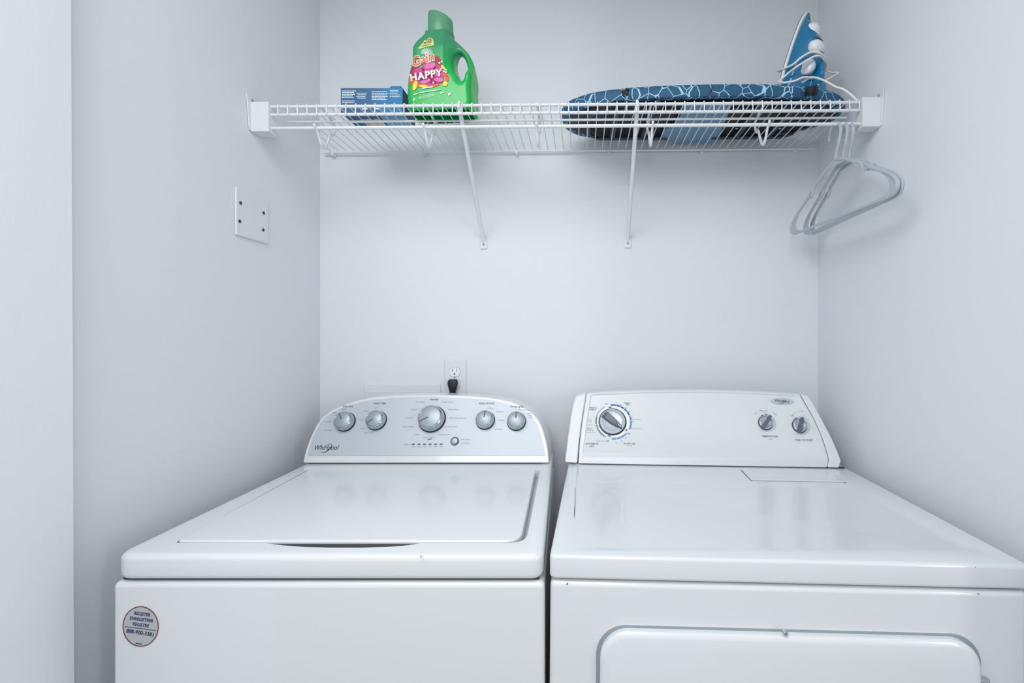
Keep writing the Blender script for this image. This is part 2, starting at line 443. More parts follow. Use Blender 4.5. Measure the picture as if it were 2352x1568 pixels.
obj('console_seam', MB().box(-0.755, -0.112, 1.2555, 1.262, ZT-0.0005, ZT+0.0035), M['dark_gap'], con)

def washer_knob(px, py, rpx, h, ang, name='control_knob'):
    a, b = WC.hit(px, py, h)
    C = WC.P(a, b, 0.0018)
    s = rpx*1.285/FPX
    body = MB().lathe(C, WC.n, [(s*0.98,0),(s*1.06,0.0025),(s*1.04,h*0.45),(s*0.99,h*0.8),(s*0.965,h*0.94),(s*0.90,h),(s*0.86,h-0.0008),(s*0.84,h-0.0015)], 48)
    k = obj(name, body, M['chrome'], washer)
    obj('knob_skirt', MB().lathe(C-WC.n*0.0006, WC.n, [(s*1.10,0),(s*1.12,0.003),(s*1.07,0.006)], 48), M['black'], k)
    obj('knob_face', MB().lathe(C, WC.n, [(s*0.86,h-0.002),(s*0.86,h-0.0004),(s*0.80,h+0.0006)], 48), M['knobface'], k)
    t = math.radians(ang); d = Vector((math.cos(t), math.sin(t))); pr = Vector((-d.y, d.x))*0.0016
    q = [WC.P(a+d.x*s*r_+e*pr.x, b+d.y*s*r_+e*pr.y, h+0.0026) for r_, e in ((0.12,-1),(0.84,-1),(0.84,1),(0.12,1))]
    obj('pointer', prism(q, WC.n*0.0009), M['print'], k)
washer_knob(786, 964, 20.5, 0.024, 125)
washer_knob(859, 961, 20.5, 0.024, 218)
washer_knob(987, 956.5, 28.5, 0.027, 208)
washer_knob(1112, 960.5, 20.0, 0.022, 88)
washer_knob(1184.5, 963, 20.0, 0.022, 88)
a, b = WC.hit(1044, 1012.5, 0.005)
btn = obj('start_button', MB().lathe(WC.P(a,b,0.0018), WC.n, [(0.0118,0),(0.0118,0.003),(0.0105,0.0045),(0.009,0.0042)], 32), M['graphite'], washer)
obj('button_cap', MB().lathe(WC.P(a,b,0.0018), WC.n, [(0.0086,0.003),(0.0084,0.0052),(0.006,0.006)], 32), M['knobface'], btn)
for x in (950, 963, 975.7, 988.3, 1001, 1013.6):
    mb = MB(); c = WC.hit(x, 1020.3)
    pts = [WC.P(c[0]+0.0046*math.copysign(abs(math.cos(t))**0.6, math.cos(t)), c[1]+0.0022*math.sin(t), 0.0016) for t in [2*math.pi*k/20 for k in range(20)]]
    mb.loft([pts, [p+WC.n*0.0012 for p in pts]]); obj('indicator_light', mb, M['graphite'], face)
O = 0.0022
pd, pm, pl = MB(), MB(), MB()
for s, L, R, h in (('SOIL LEVEL',(787,935),(811,935),3.8),('WASH TEMP',(857,928),(886,928),3.8),('RINSE OPTIONS',(1100,928),(1136,928),3.8),
                   ('WATER LEVEL',(1171,935.5),(1203,935.5),3.8)):
    text_on(pm, WC, s, L, R, h, O, 0.015)
text_on(pm, WC, 'Normal', (987,919),(1006,919), 4.4, O, 0.02)
for s, L, R in (('Heavy',(782,940.5),(795,940.5)),('Med',(764,949),(773,949)),('Light',(748,969),(760,969)),('Ex Light',(745,989),(763,989)),
    ('Hot',(860,938),(867,938)),('Warm',(834,945),(846,945)),('Cool',(823,965),(833,965)),('Cold',(827,985.5),(837,985.5)),('Tap Cold',(836,995),(856,995)),
    ('Cold Wash',(954,924.5),(976,924.5)),('Casual',(943,941.5),(957,941.5)),('Delicate',(931,960.5),(949,960.5)),('Quick Wash',(925,981),(950,981)),
    ('Soak',(953,999),(963,999)),('Clean Washer',(971,1005.5),(999,1005.5)),('Rinse & Spin',(1006,999),(1032,999)),('Drain & Spin',(1023,981),(1050,981)),
    ('Bulky Items/Sheets',(1031,961),(1071,961)),('Heavy Duty',(1029,941.5),(1054,941.5)),('Super Wash',(1015,924.5),(1040,924.5)),
    ('1 Rinse',(1120,938.5),(1133,938.5)),('2 Rinses',(1139,946.5),(1157,946.5)),('Fabric',(1145,966),(1158,966)),('2 Rinses',(1136,986.5),(1154,986.5)),
    ('Auto Sensing',(1190,942),(1217,942)),('Deep',(1210,950),(1220,950)),('Water',(1212,955),(1223,955)),('Wash',(1214,959.5),(1224,959.5)),
    ('Start / Pause',(1059,1010),(1080,1010)),('Progress',(928,1021.5),(943,1021.5))):
    text_on(pl, WC, s, L, R, 3.2, O, 0.005)
text_on(pd, WC, 'affresh', (982,1010.5),(992,1008.5), 3.0, O, 0.02, 0.3)
text_on(pd, WC, 'Whirlpool', (721,1032.5),(777,1032.5), 10.2, O, 0.004, 0.22)
# the ring of the emblem
def swirl(mb, F, cx, cy, rx, ry, tilt, a0, a1, off, w=1.0):
    vs = []; n = 28
    for k in range(n+1):
        a = math.radians(a0+(a1-a0)*k/n); ww = w*(0.35+math.sin(math.pi*k/n))
        for e in (-0.5, 0.5):
            x, y = (rx+e*ww)*math.cos(a), (ry+e*ww)*math.sin(a); t = math.radians(tilt)
            vs.append(F.pt(cx+x*math.cos(t)-y*math.sin(t), cy+x*math.sin(t)+y*math.cos(t), off))
    mb.add(vs, [(2*k, 2*k+1, 2*k+3, 2*k+2) for k in range(n)])
swirl(pd, WC, 750.5, 1029, 14.5, 5.5, -38, -95, 200, O+0.0002, 1.3)
for x in (950, 963, 975.7, 988.3, 1001, 1013.6):
    poly_on(pl, WC, [(x-4,1024.6),(x+4,1024.6),(x+4,1026),(x-4,1026)], O)
for y in (1015, 1018.6): poly_on(pl, WC, [(1060,y),(1078,y),(1078,y+0.9),(1060,y+0.9)], O)
obj('panel_lettering', pm, M['print'], face, smooth=False, label='grey capital lettering')
obj('panel_lettering', pl, M['printlt'], face, smooth=False, label='faint small lettering')
obj('brand_lettering', pd, M['printdk'], face, smooth=False, label='dark slanted script emblem')

# round silver sticker on the cabinet front
WFp = Frame((-0.76, 0.738, 0), (1,0,0), (0,0,1))
c = WFp.hit(324, 1437.5)
st = MB(); pts = [WFp.P(c[0]+0.0292*math.cos(t), c[1]+0.0328*math.sin(t), 0.0003) for t in [2*math.pi*k/64 for k in range(64)]]
st.loft([pts, [p+WFp.n*0.0004 for p in pts]]); stk = obj('round_sticker', st, M['sticker'], washer, smooth=False, label='round silver sticker with a maroon rim')
rm = MB(); vs = []
for k in range(65):
    t = 2*math.pi*k/64
    for r in (0.0278, 0.0292): vs.append(WFp.P(c[0]+r*math.cos(t), c[1]+r*1.123*math.sin(t), 0.001))
rm.add(vs, [(2*k,2*k+1,2*k+3,2*k+2) for k in range(64)]); obj('sticker_rim', rm, M['stred'], stk, smooth=False)
tx = MB()
for s, L, R, h in (('REGISTER',(307.5,1411),(345,1416),7.2),('ENREGISTRER',(298,1422.5),(351.5,1429.5),7.2),('REGISTRE',(304.5,1436),(341.5,1441),7.2),
                   ('888-900-3381',(289.5,1452),(351.5,1461.5),8.6)):
    text_on(tx, WFp, s, L, R, h, 0.0011, 0.018)
poly_on(tx, WFp, [(287,1438),(358,1447.3),(358,1448.5),(287,1439.2)], 0.0011)
poly_on(tx, WFp, [(311,1476),(325,1478),(325,1480),(311,1478)], 0.0011)
obj('sticker_lettering', tx, M['navyprint'], stk, smooth=False)

# ------------------------------------------------------------------ dryer (stands a touch skewed)
PIV = Vector((-0.053, 0.736, ZT))
AD = Matrix.Translation(PIV) @ Matrix.Rotation(math.radians(-1.55), 4, 'Z') @ Matrix.Rotation(math.radians(0.5), 4, 'Y') @ Matrix.Translation(-PIV)
dryer = thing('clothes_dryer', 'white front-loading clothes dryer with a blue and green timer dial, right of the washer', 'clothes dryer', (0.315, 1.07, 0.004), AD)
DX0, DX1 = -0.053, 0.708
DF = Frame((DX0, 0.738, 0), (1,0,0), (0,0,1), AD)
DT = Frame((0, 0, ZT), (1,0,0), (0,1,0), AD)
zc = 0.8825
body = MB().box(DX0+0.001, DX1-0.001, 0.738, 1.39, 0.03, zc-0.0015)
dcab = obj('cabinet', body, M['enamel_d'], dryer, bevel=0.010, segs=4)
obj('seam_shade_core', MB().box(DX0+0.012, DX1-0.012, 0.748, 1.38, 0.87, zc+0.008), M['dark_gap'], dryer)  # same dark core, shade of the seam put in as colour
for fx in (DX0+0.05, DX1-0.05):
    for fy in (0.79, 1.33):
        obj('leveling_foot', MB().lathe((fx, fy, 0.0), (0,0,1), [(0.02,0),(0.022,0.008),(0.01,0.012),(0.008,0.04)], 16), M['black'], dryer)
rg = round_poly([(DX0,0.736,0),(DX1,0.736,0),(DX1,1.40,0),(DX0,1.40,0)], [0.012,0.012,0.008,0.008], 5)
dk = MB().loft([[(p.x,p.y,zc+0.0018) for p in rg],[(p.x,p.y,ZT) for p in rg]])
w1 = [DT.pt(1318,1262), DT.pt(2262,1262), DT.pt(1962,1116), DT.pt(1330,1102)]
cc = sum(w1, Vector())/4
w2 = [p+(cc-p).normalized()*0.016 for p in w1]
r1_ = round_poly(w1, 0.03, 6); r2_ = round_poly(w2, 0.025, 6)
cutd = MB().loft([[Vector((p.x,p.y,ZT-0.0022)) for p in r2_],[Vector((p.x,p.y,ZT+0.00001)) for p in r1_],[Vector((p.x,p.y,ZT+0.02)) for p in r1_]])
dtop = obj('top_deck', boolean_cut(dk, cutd, M['enamel_d'], bevel=0.010, segs=5), M['enamel_d'], dryer)
ls = [DT.pt(1703,1080), DT.pt(1726,1104), DT.pt(1942,1108), DT.pt(1895,1083)]
obj('lint_screen_lid', prism([p+Vector((0,0,0.0005)) for p in ls], (0,0,0.0028)), M['enamel_d'], dryer, bevel=0.0012)
g = MB(); poly_on(g, DT, [(1701,1079),(1703.5,1079),(1728.5,1104),(1726,1104.5)], 0.0008); poly_on(g, DT, [(1938,1107),(1943,1107),(1943,1109),(1940,1109)], 0.0008)
obj('lint_lid_gap', g, M['midgap'], dtop, smooth=False)
for q in ([(1320.3,1120),(1321.5,1118),(1321.3,1160),(1320,1162)], [(1318.5,1170),(1321,1150),(1320.8,1178),(1318.8,1192)], [(1281,1176),(1282.6,1170),(1282,1182),(1279.5,1192)],
          [(2239,1301.5),(2241.5,1301),(2242,1303),(2240,1303.5)]):
    sc_ = MB(); poly_on(sc_, DT, q, 0.0006); obj('scratch', sc_, M['print'], dtop, smooth=False, label='fine dark scratch')
for q in ([(1300,1341),(1304.5,1337),(1305,1340),(1302,1343)], [(2243,1361),(2250,1363.5),(2250,1365),(2246,1363.5)], [(1265,1546.5),(1267,1548),(1266,1549.5)], [(1268.5,1545.5),(1270,1547),(1269.5,1548)]):
    ch = MB(); poly_on(ch, DF, q, 0.0006); obj('chip', ch, M['print'], dcab, smooth=False, label='small dark chip in the enamel')
# drum door
def rr_ring(x0, x1, z0, z1, r, y, n=10):
    P = [(x0,z0),(x1,z0),(x1,z1),(x0,z1)]; out = []
    for (x, z), (sx, sz), a0 in zip(((x0+r,z0+r),(x1-r,z0+r),(x1-r,z1-r),(x0+r,z1-r)), ((-1,-1),(1,-1),(1,1),(-1,1)), (180,270,0,90)):
        for k in range(n+1):
            a = math.radians(a0+90*k/n); out.append(Vector((x+r*math.cos(a), y, z+r*math.sin(a))))
    return out
a0_ = DF.hit(1372, 1500); a1_ = DF.hit(1800, 1448); a2_ = DF.hit(2247, 1520)
dx0, dx1, dz1 = DX0+a0_[0], DX0+a2_[0], a1_[1]
dz0 = 0.30
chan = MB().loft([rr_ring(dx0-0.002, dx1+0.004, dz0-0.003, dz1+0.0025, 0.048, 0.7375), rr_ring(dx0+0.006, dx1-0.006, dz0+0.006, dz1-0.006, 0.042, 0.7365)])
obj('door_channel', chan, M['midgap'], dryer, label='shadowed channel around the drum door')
inset = 0.0045
dd = MB().loft([rr_ring(dx0+inset, dx1-inset, dz0+inset, dz1-0.0012, 0.045, 0.737), rr_ring(dx0+inset, dx1-inset, dz0+inset, dz1-0.0012, 0.045, 0.7275),
                rr_ring(dx0+inset+0.002, dx1-inset-0.002, dz0+inset+0.002, dz1-0.004, 0.043, 0.7245),
                rr_ring(dx0+inset+0.007, dx1-inset-0.007, dz0+inset+0.007, dz1-0.010, 0.038, 0.7228)])
ddoor = obj('drum_door', dd, M['enamel_d'], dryer)
sp = DF.hit(1803, 1452, 0.012)
obj('door_screw', MB().lathe(DF.P(sp[0], sp[1], 0.010), (0,-1,0), [(0.0042,0),(0.0042,0.004),(0.0028,0.006),(0.0014,0.0062)], 20), M['chrome'], ddoor)
hp = DF.hit(2256, 1562, 0.004)
obj('door_hinge', MB().box(DX0+hp[0]-0.006, DX0+hp[0]+0.010, 0.730, 0.739, hp[1]-0.05, hp[1]+0.004), M['chrome'], dryer, bevel=0.002)

# dryer console
DC = Frame((0.3, 1.250, ZT), (1,0,0), (0, 0.098, 0.180), AD)
def P3(l, off=0.0): return [DC.pt(x, y, off) for x, y in l]
def back(l): return [Vector((p.x, 1.398, p.z)) for p in l]
capL = P3([(1297,1062),(1299,1045),(1304,1005),(1311,955),(1317,925),(1323,909),(1346,903.5),(1341,935),(1335,975),(1329.5,1020),(1326,1064)])
capR = P3([(1839,905.5),(1857,909),(1866,922),(1890,966),(1912,1008),(1926,1040),(1932.5,1058),(1928,1074.5),(1901,1074),(1905.5,1056),(1900,1035),(1888,1000),(1870,960)])
for c_ in (capL, capR):
    obj('console_end_cap', MB().loft([c_, back(c_)]), M['wplastic'], dryer, bevel=0.004, segs=3, angle=45)
co = [(1328,1064.5),(1331,1020),(1336.5,975),(1342.5,935),(1348,903.5),(1400,899.5),(1480,897),(1600,896),(1700,898),(1780,901.5),(1837,905.5),
      (1869,961),(1886.5,1000),(1898,1035),(1903.5,1056),(1899.5,1074)]
cen = P3(co)
ctr = sum(cen, Vector())/len(cen)
# nested outline for the dished face
def resample(pts, n):
    P_ = [Vector(p) for p in pts]; P_.append(P_[0]); L_ = [0]
    for i in range(1, len(P_)): L_.append(L_[-1]+(P_[i]-P_[i-1]).length)
    out = []
    for k in range(n):
        t = L_[-1]*k/n; i = max(j for j in range(len(L_)) if L_[j] <= t+1e-12); i = min(i, len(P_)-2)
        out.append(P_[i].lerp(P_[i+1], (t-L_[i])/(L_[i+1]-L_[i])))
    return out
f1 = [(1344,1048),(1346,1000),(1352,955),(1359,909),(1480,900.5),(1600,899.5),(1700,901.5),(1790,905),(1828,908.5),(1853,945),(1879,1000),(1891,1035),(1897,1050),(1620,1047)]
f2 = [(1335.5,1040),(1339,1000),(1346,955),(1353,911),(1480,903.5),(1600,902.5),(1700,904.5),(1790,908.3),(1826,914.5),(1848,950),(1872,1000),(1885,1030),(1893,1045),(1620,1044)]
F1 = round_poly(P3([(1336,1050),(1356,905.5),(1480,900.3),(1600,899.3),(1700,901.3),(1834,907.5),(1899,1050),(1620,1049.5)]), [0.018,0.008,0,0,0,0.014,0.012,0], 6)
F2 = round_poly(P3([(1339,1043),(1359,908.5),(1480,903.3),(1600,902.3),(1700,904.3),(1829,911),(1893,1044.5),(1620,1044)], -0.004), [0.015,0.006,0,0,0,0.012,0.010,0], 6)
outer = resample(cen, 120)
# body shell (behind) with dished front built by boolean-free strip: outer prism then cut
me_c = boolean_cut(MB().loft([cen, back(cen)]), MB().loft([[p for p in F2], [p+DC.n*0.0 for p in F1], [p+DC.n*0.02 for p in F1]]), M['wplastic'], bevel=0.003, segs=3)
dcon = obj('control_console', me_c, M['wplastic'], dryer)
obj('console_seam', MB().box(DX0+0.035, DX1-0.01, 1.254, 1.262, ZT-0.0005, ZT+0.003), M['dark_gap'], dcon)
# printed markings sit on the dished face
E = -0.0036
pn_, pb, pg, pk, pw, pl2, pbl = MB(), MB(), MB(), MB(), MB(), MB(), MB()
dc = DC.hit(1409, 968, E); sc0 = 1.285/FPX
R = 39.5*sc0
def ba(a): return 90-a   # clock degrees -> math degrees
# blue segments of the timer ring (clock angles)
for a_, b_ in ((-8,9),(11,25),(27,38),(40,51),(53,66),(68,72),(74,78),(79,83)):
    arc_band(pb, DC, dc, R*0.99, R*1.085, ba(a_), ba(b_), E)
arc_band(pbl, DC, dc, R*0.99, R*1.085, ba(85), ba(115), E)
for a_, b_ in ((134,141),(143,155),(157,170),(172,186)):
    arc_band(pbl, DC, dc, R*0.98, R*1.075, ba(a_), ba(b_), E)
for a_, b_ in ((207,210),(212,242),(244,247),(256,258),(260,285)):
    arc_band(pg, DC, dc, R*0.985, R*1.07, ba(a_), ba(b_), E)
arc_band(pk, DC, dc, R*1.035, R*1.06, ba(285), ba(330), E)
for a_ in (-12, 124, 196): 
    t = math.radians(ba(a_)); q = Vector(dc)+Vector((math.cos(t), math.sin(t)))*R*0.90
    w_ = Vector((-math.sin(t), math.cos(t)))*0.0042; k_ = Vector((math.cos(t), math.sin(t)))*0.0013
    pk.add([DC.P(*(q+s1*w_+s2*k_), E+0.001) for s1, s2 in ((-1,-1),(1,-1),(1,1),(-1,1))], [(0,1,2,3)])
# leaf emblem
t = math.radians(ba(252)); q = Vector(dc)+Vector((math.cos(t), math.sin(t)))*R*1.0
arc_band(pg, DC, q, 0.0030, 0.0040, 0, 360, E+0.0006, 20); arc_band(pg, DC, q, 0.0006, 0.0018, 20, 260, E+0.0006, 10)
arc_band(pw, DC, dc, R*0.79, R*0.955, 0, 360, E+0.0004, 72)
for s, L, R_, h in (('WRINKLE',(1351,937.5),(1371,938),3.2),('SHIELD',(1353,941.8),(1369,942.3),3.2),('TIMED',(1433,927),(1448,927.6),3.4),('DRY',(1437,931.2),(1446,931.6),3.2),
    ('AUTOMATIC',(1344.5,1020.5),(1375,1021.3),4.2),('DRY',(1354.5,1026.5),(1365,1026.8),4.0),('FLUFF AIR',(1433,1020.5),(1459,1021),4.2),
    ('OFF',(1389,929),(1397,929),2.6),('OFF',(1440,997),(1448,997),3.0),('OFF',(1391,1014),(1399,1014),3.0),
    ('TEMPERATURE',(1749,1003.5),(1787,1004.3),4.2),('PUSH TO START',(1828,1012.4),(1868,1013.3),4.4)):
    text_on(pn_, DC, s, L, R_, h, E, 0.01)
for s, L, R_ in (('70',(1414,927),(1418,927)),('60',(1425,931),(1429,931)),('50',(1435.5,938),(1440,938)),('40',(1443,947),(1447,947)),('30',(1449.5,957.5),(1453,957.5)),
    ('Damp Dry',(1450,964),(1472,964.4)),('20',(1451.5,969.5),(1456,969.5)),('Cool Down',(1450,985),(1473,985.5)),('30',(1436,1007.5),(1440,1007.5)),('20',(1425,1014.5),(1430,1014.5)),
    ('10',(1413,1018.5),(1418,1018.5)),('Cool',(1350,965),(1359,965)),('Down',(1349,969),(1360,969)),('Less Dry',(1343,976.5),(1361,976.8)),('ENERGY',(1345,984),(1360,984.3)),
    ('PREFERRED',(1342.5,988.3),(1363,988.7)),('Normal Dry',(1342,993.5),(1367,994)),('Very Dry',(1369,1013.3),(1388,1013.6)),('Air Only',(1441,1024.5),(1451,1024.6)),
    ('Medium',(1745,943.8),(1764,943.5)),('Low',(1733.5,952.5),(1740,947)),('High',(1774,947),(1783,954)),('Off',(1819.5,958),(1825,954)),('On',(1844,956),(1848,957))):
    text_on(pl2, DC, s, L, R_, 2.9, E, 0.006)
# arched words over the start dial
arcs = 'End of Cycle Signal'
ac = (1840.0, 974.5)
for i, chh in enumerate(arcs):
    if chh == ' ': continue
    th = math.radians(-50+100*i/(len(arcs)-1)); rx, ry = 28, 29
    X_, Y_ = ac[0]+rx*math.sin(th), ac[1]-ry*math.cos(th)
    dxx, dyy = math.cos(th)*1.0, math.sin(th)*1.0
    text_on(pl2, DC, chh, (X_-dxx, Y_-dyy), (X_+dxx, Y_+dyy), 2.9, E)
for x0_, x1_, y_ in ((1752,1761,946.5),(1765,1775,1008)): poly_on(pl2, DC, [(x0_,y_),(x1_,y_),(x1_,y_+0.9),(x0_,y_+0.9)], E)
obj('timer_ring', pb, M['bluearc'], dcon, smooth=False, label='dark blue arc segments'); obj('timer_ring', pbl, M['bluearc2'], dcon, smooth=False, label='light blue arc segments')
obj('timer_ring', pg, M['greenarc'], dcon, smooth=False, label='green arc segments with a leaf emblem'); obj('timer_ring', pk, M['printdk'], dcon, smooth=False, label='thin dark arc and ticks')
obj('dial_ring', pw, M['whiteprint'], dcon, smooth=False, label='white ring around the timer dial')
obj('panel_lettering', pn_, M['print'], dcon, smooth=False, label='grey capital lettering'); obj('panel_lettering', pl2, M['printlt'], dcon, smooth=False, label='faint small lettering')
# oval badge
bc = DC.hit(1797, 921, E+0.002)
bdg = MB(); pts = [DC.P(bc[0]+0.0335*math.cos(t), bc[1]+0.0105*math.sin(t)-0.0*math.cos(t), E) for t in [2*math.pi*k/48 for k in range(48)]]
pts2 = [DC.P(bc[0]+0.031*math.cos(t), bc[1]+0.0088*math.sin(t), E+0.003) for t in [2*math.pi*k/48 for k in range(48)]]
bdg.loft([pts, pts2]); badge = obj('oval_badge', bdg, M['silver'], dryer, label='oval silver badge')
bt = MB(); text_on(bt, DC, 'Whirlpool', (1780.5,922.5),(1813.5,924.5), 6.2, E+0.0034, 0.004, 0.2); swirl(bt, DC, 1798, 922.3, 8.0, 2.6, -25, -95, 200, E+0.0036, 0.8)
obj('brand_lettering', bt, M['printdk'], badge, smooth=False)
# timer dial
def dial(px, py, rpx, h, blade_ang, blen, bw, main=False):
    a, b = DC.hit(px, py, E+h*0.5); s = rpx*sc0; C = DC.P(a, b, E+0.0004)
    k = obj('timer_dial' if main else 'control_dial', MB().lathe(C, DC.n, [(s,0),(s,h*0.35),(s*0.94,h*0.42),(s*0.93,h*0.30),(s*0.80,h*0.36),(s*0.76,h*0.45),(s*0.70,h*0.40),(s*0.3,h*0.36)], 56), M['silver'], dryer)
    obj('dial_skirt', MB().lathe(C, DC.n, [(s*1.10,0),(s*1.10,h*0.10),(s*1.0,h*0.14)], 56), M['black'], k)
    t = math.radians(blade_ang); d = Vector((math.cos(t), math.sin(t))); pr = Vector((-d.y, d.x))
    secs = []
    for u_, w_, hh in blen:
        c2 = Vector((a, b))+d*(u_*s)
        secs.append([DC.P(*(c2+pr*(w_*s*1.05)), E+h*0.3), DC.P(*(c2+pr*(w_*s*0.72)), E+h*hh), DC.P(*(c2-pr*(w_*s*0.72)), E+h*hh), DC.P(*(c2-pr*(w_*s*1.05)), E+h*0.3)])
    obj('dial_grip', MB().loft(secs), M['graphite'], k, bevel=0.0008)
    if main:
        q = [DC.P(*(Vector((a,b))+d*(r_*s)+pr*(e*0.0007)), E+h*zz) for r_, e, zz in ((0.52,-1,1.035),(0.86,-1,0.90),(0.86,1,0.90),(0.52,1,1.035))]
        obj('pointer', prism(q, DC.n*0.0006), M['whiteprint'], k)
    return k
dial(1407, 966, 29.5, 0.020, -40, [(-0.86,0.30,0.62),(-0.6,0.33,0.95),(0,0.31,1.02),(0.5,0.22,1.0),(0.92,0.06,0.85)], 0, True)
for (x, y, an) in ((1760.5, 969, 52), (1839, 975.5, 68)):
    a, b = DC.hit(x+1, y+1, E)
    mb = MB(); arc_band(mb, DC, (a, b), 0.0175*1.0, 0.0255, 0, 360, E+0.0005, 56)
    obj('dial_ring', mb, M['silver'], dcon, smooth=False)
    mb = MB()
    for aa in ((-28, 3) if x < 1800 else (-30,)):
        t = math.radians(ba(aa)); q = Vector((a,b))+Vector((math.cos(t), math.sin(t)))*0.0225
        w_ = Vector((-math.sin(t), math.cos(t)))*0.0030; k_ = Vector((math.cos(t), math.sin(t)))*0.0012
        mb.add([DC.P(*(q+s1*w_+s2*k_), E+0.0009) for s1, s2 in ((-1,-1),(1,-1),(1,1),(-1,1))], [(0,1,2,3)])
    obj('dial_tick', mb, M['printdk'], dcon, smooth=False)
    dial(x, y, 15.0, 0.021, an, [(-1.22,0.30,0.80),(-0.7,0.30,1.0),(0,0.28,1.0),(0.7,0.26,1.0),(1.22,0.24,0.8)], 0)

# ------------------------------------------------------------------ wall plates
def at(px, py, Y): return Vector(((px-CX)*Y/FPX, Y, CAMZ-(py-CY)*Y/FPX))
y0, y1, z0, z1 = 1.1005, 1.2145, 1.521, 1.638
plate = thing('wall_plate', 'blank square white cover plate with four dark screws on the left wall', 'cover plate', (WL, (y0+y1)/2, z0))
obj('plate', MB().box(WL, WL+0.0055, y0, y1, z0, z1), M['plate'], plate, bevel=0.0035)
for px, py in ((552,466),(550,508),(605,489),(604,528)):
    Y = -WL*FPX/(CX-px)*0.994; Z = CAMZ-(py-CY)*Y/FPX
    obj('screw', MB().lathe((WL+0.0048, Y, Z), (1,0,0), [(0.0042,0),(0.0042,0.0016),(0.0028,0.0022),(0.001,0.0012)], 20), M['dark_gap'], plate)
# duplex outlet
outp = thing('electrical_outlet', 'white duplex outlet plate on the back wall above the washer', 'electrical outlet', (-0.4063, WB, 1.085))
obj('cover_plate', MB().box(-0.4405, -0.3715, WB-0.005, WB, 1.085, 1.199), M['plate'], outp, bevel=0.003)
for zc_ in (1.161, 1.122):
    pts = []
    for k in range(48):
        t = 2*math.pi*k/48; x = 0.0172*math.cos(t); z = max(-0.0138, min(0.0138, 0.0172*math.sin(t))); pts.append(Vector((-0.4078+x, WB-0.0045, zc_+z)))
    rc = obj('receptacle', MB().loft([pts, [p+Vector((0,-0.0022,0)) for p in pts]]), M['iwhite'], outp)
    rmm = MB()
    o_ = [Vector((-0.4078+(p.x+0.4078)*1.06, WB-0.00515, zc_+(p.z-zc_)*1.07)) for p in pts]
    rmm.loft([o_, [p+Vector((0,-0.0003,0)) for p in o_]]); obj('receptacle_gap', rmm, M['printlt'], outp)
    sl = MB(); sl.box(-0.4148,-0.4132, WB-0.0071, WB-0.0066, zc_+0.0005, zc_+0.0095); sl.box(-0.4026,-0.4012, WB-0.0071, WB-0.0066, zc_+0.001, zc_+0.009)
    sl.lathe((-0.4080, WB-0.0066, zc_-0.0072), (0,-1,0), [(0.0025,0),(0.0025,0.0005)], 16)
    obj('slot', sl, M['black'], rc)
obj('plate_screw', MB().lathe((-0.4078, WB-0.0048, 1.1418), (0,-1,0), [(0.003,0),(0.0028,0.0008),(0.001,0.001)], 16), M['printlt'], outp)
plug = thing('power_plug', 'black appliance plug and cord in the lower socket behind the washer', 'power plug', (-0.41, WB-0.02, 0.75))
pr_ = []
for z, wx, d0, d1 in ((1.1375,0.011,0.008,0.020),(1.134,0.0150,0.0078,0.026),(1.126,0.0165,0.0078,0.028),(1.114,0.0135,0.0085,0.028),(1.104,0.0105,0.010,0.026),(1.094,0.0090,0.010,0.024),(1.086,0.0085,0.010,0.024),(1.070,0.0065,0.010,0.021)):
    n = 16; cy_ = WB-(d0+d1)/2; ry = (d1-d0)/2; cx_ = -0.4105
    pr_.append([Vector((cx_+wx*math.copysign(abs(math.cos(t))**0.7, math.cos(t)), cy_+ry*math.copysign(abs(math.sin(t))**0.7, math.sin(t)), z)) for t in [2*math.pi*k/n for k in range(n)]])
obj('plug_body', MB().loft(pr_), M['black'], plug)
obj('power_cord', MB().tube([(-0.4105, WB-0.0155, 1.075), (-0.4105, WB-0.018, 1.0), (-0.41, WB-0.022, 0.9), (-0.40, WB-0.03, 0.76)], 0.0045), M['black'], plug)
obj('prong', MB().box(-0.4155,-0.4135, WB-0.012, WB-0.0065, 1.124, 1.130), M['chrome'], plug)
# supply box frame
sb = thing('supply_box', 'flush white plumbing box cover on the wall left of the outlet, mostly behind the washer', 'supply box', (-0.575, WB, 0.94))
obj('box_frame', MB().box(-0.6975, -0.4535, WB-0.005, WB, 0.94, 1.1215), M['wall'], sb, bevel=0.002)
obj('box_lid', MB().box(-0.682, -0.468, WB-0.0065, WB-0.004, 0.955, 1.098), M['wall'], sb, bevel=0.0015)

# ------------------------------------------------------------------ wire shelf (its right end a little higher)
TILT = 0.0078
SX = -0.042
AS = Matrix.Translation((SX,0,1.868)) @ Matrix.Rotation(-math.atan(TILT), 4, 'Y') @ Matrix.Translation((-SX,0,-1.868))
shelf = thing('wire_shelf', 'white coated wire shelf with hanging rod spanning the closet', 'wire shelf', (SX, 1.31, 1.868), AS)
YF, YR, ZD = 1.165, 1.448, 1.868
XL, XR = -0.812, 0.728
def rod(name, y, z, r, x0=XL, x1=XR):
    return obj(name, MB().tube([(x0,y,z),(x1,y,z)], r, 14), M['wire'], shelf)
rod('front_rail', YF, ZD, 0.0039); rod('lip_rail', YF, ZD-0.0205, 0.0039); rod('hanging_rod', YF+0.002, ZD-0.054, 0.0044)
rod('middle_rail', 1.238, ZD-0.0045, 0.0031, -0.80, 0.72); rod('rear_rail', YR, ZD-0.0035, 0.0036, -0.822, 0.738)
wd = MB(); x = XL+0.012
while x < XR-0.004:
    zz = ZD+0.0050
    wd.tube([(x,YF-0.0055,ZD-0.0235),(x,YF-0.0055,ZD-0.002),(x,YF-0.0052,ZD+0.002),(x,YF-0.0035,zz-0.0004),(x,YF-0.001,zz),(x,1.30,zz-0.001),(x,YR-0.002,zz-0.003)], 0.0015, 6); x += 0.0247
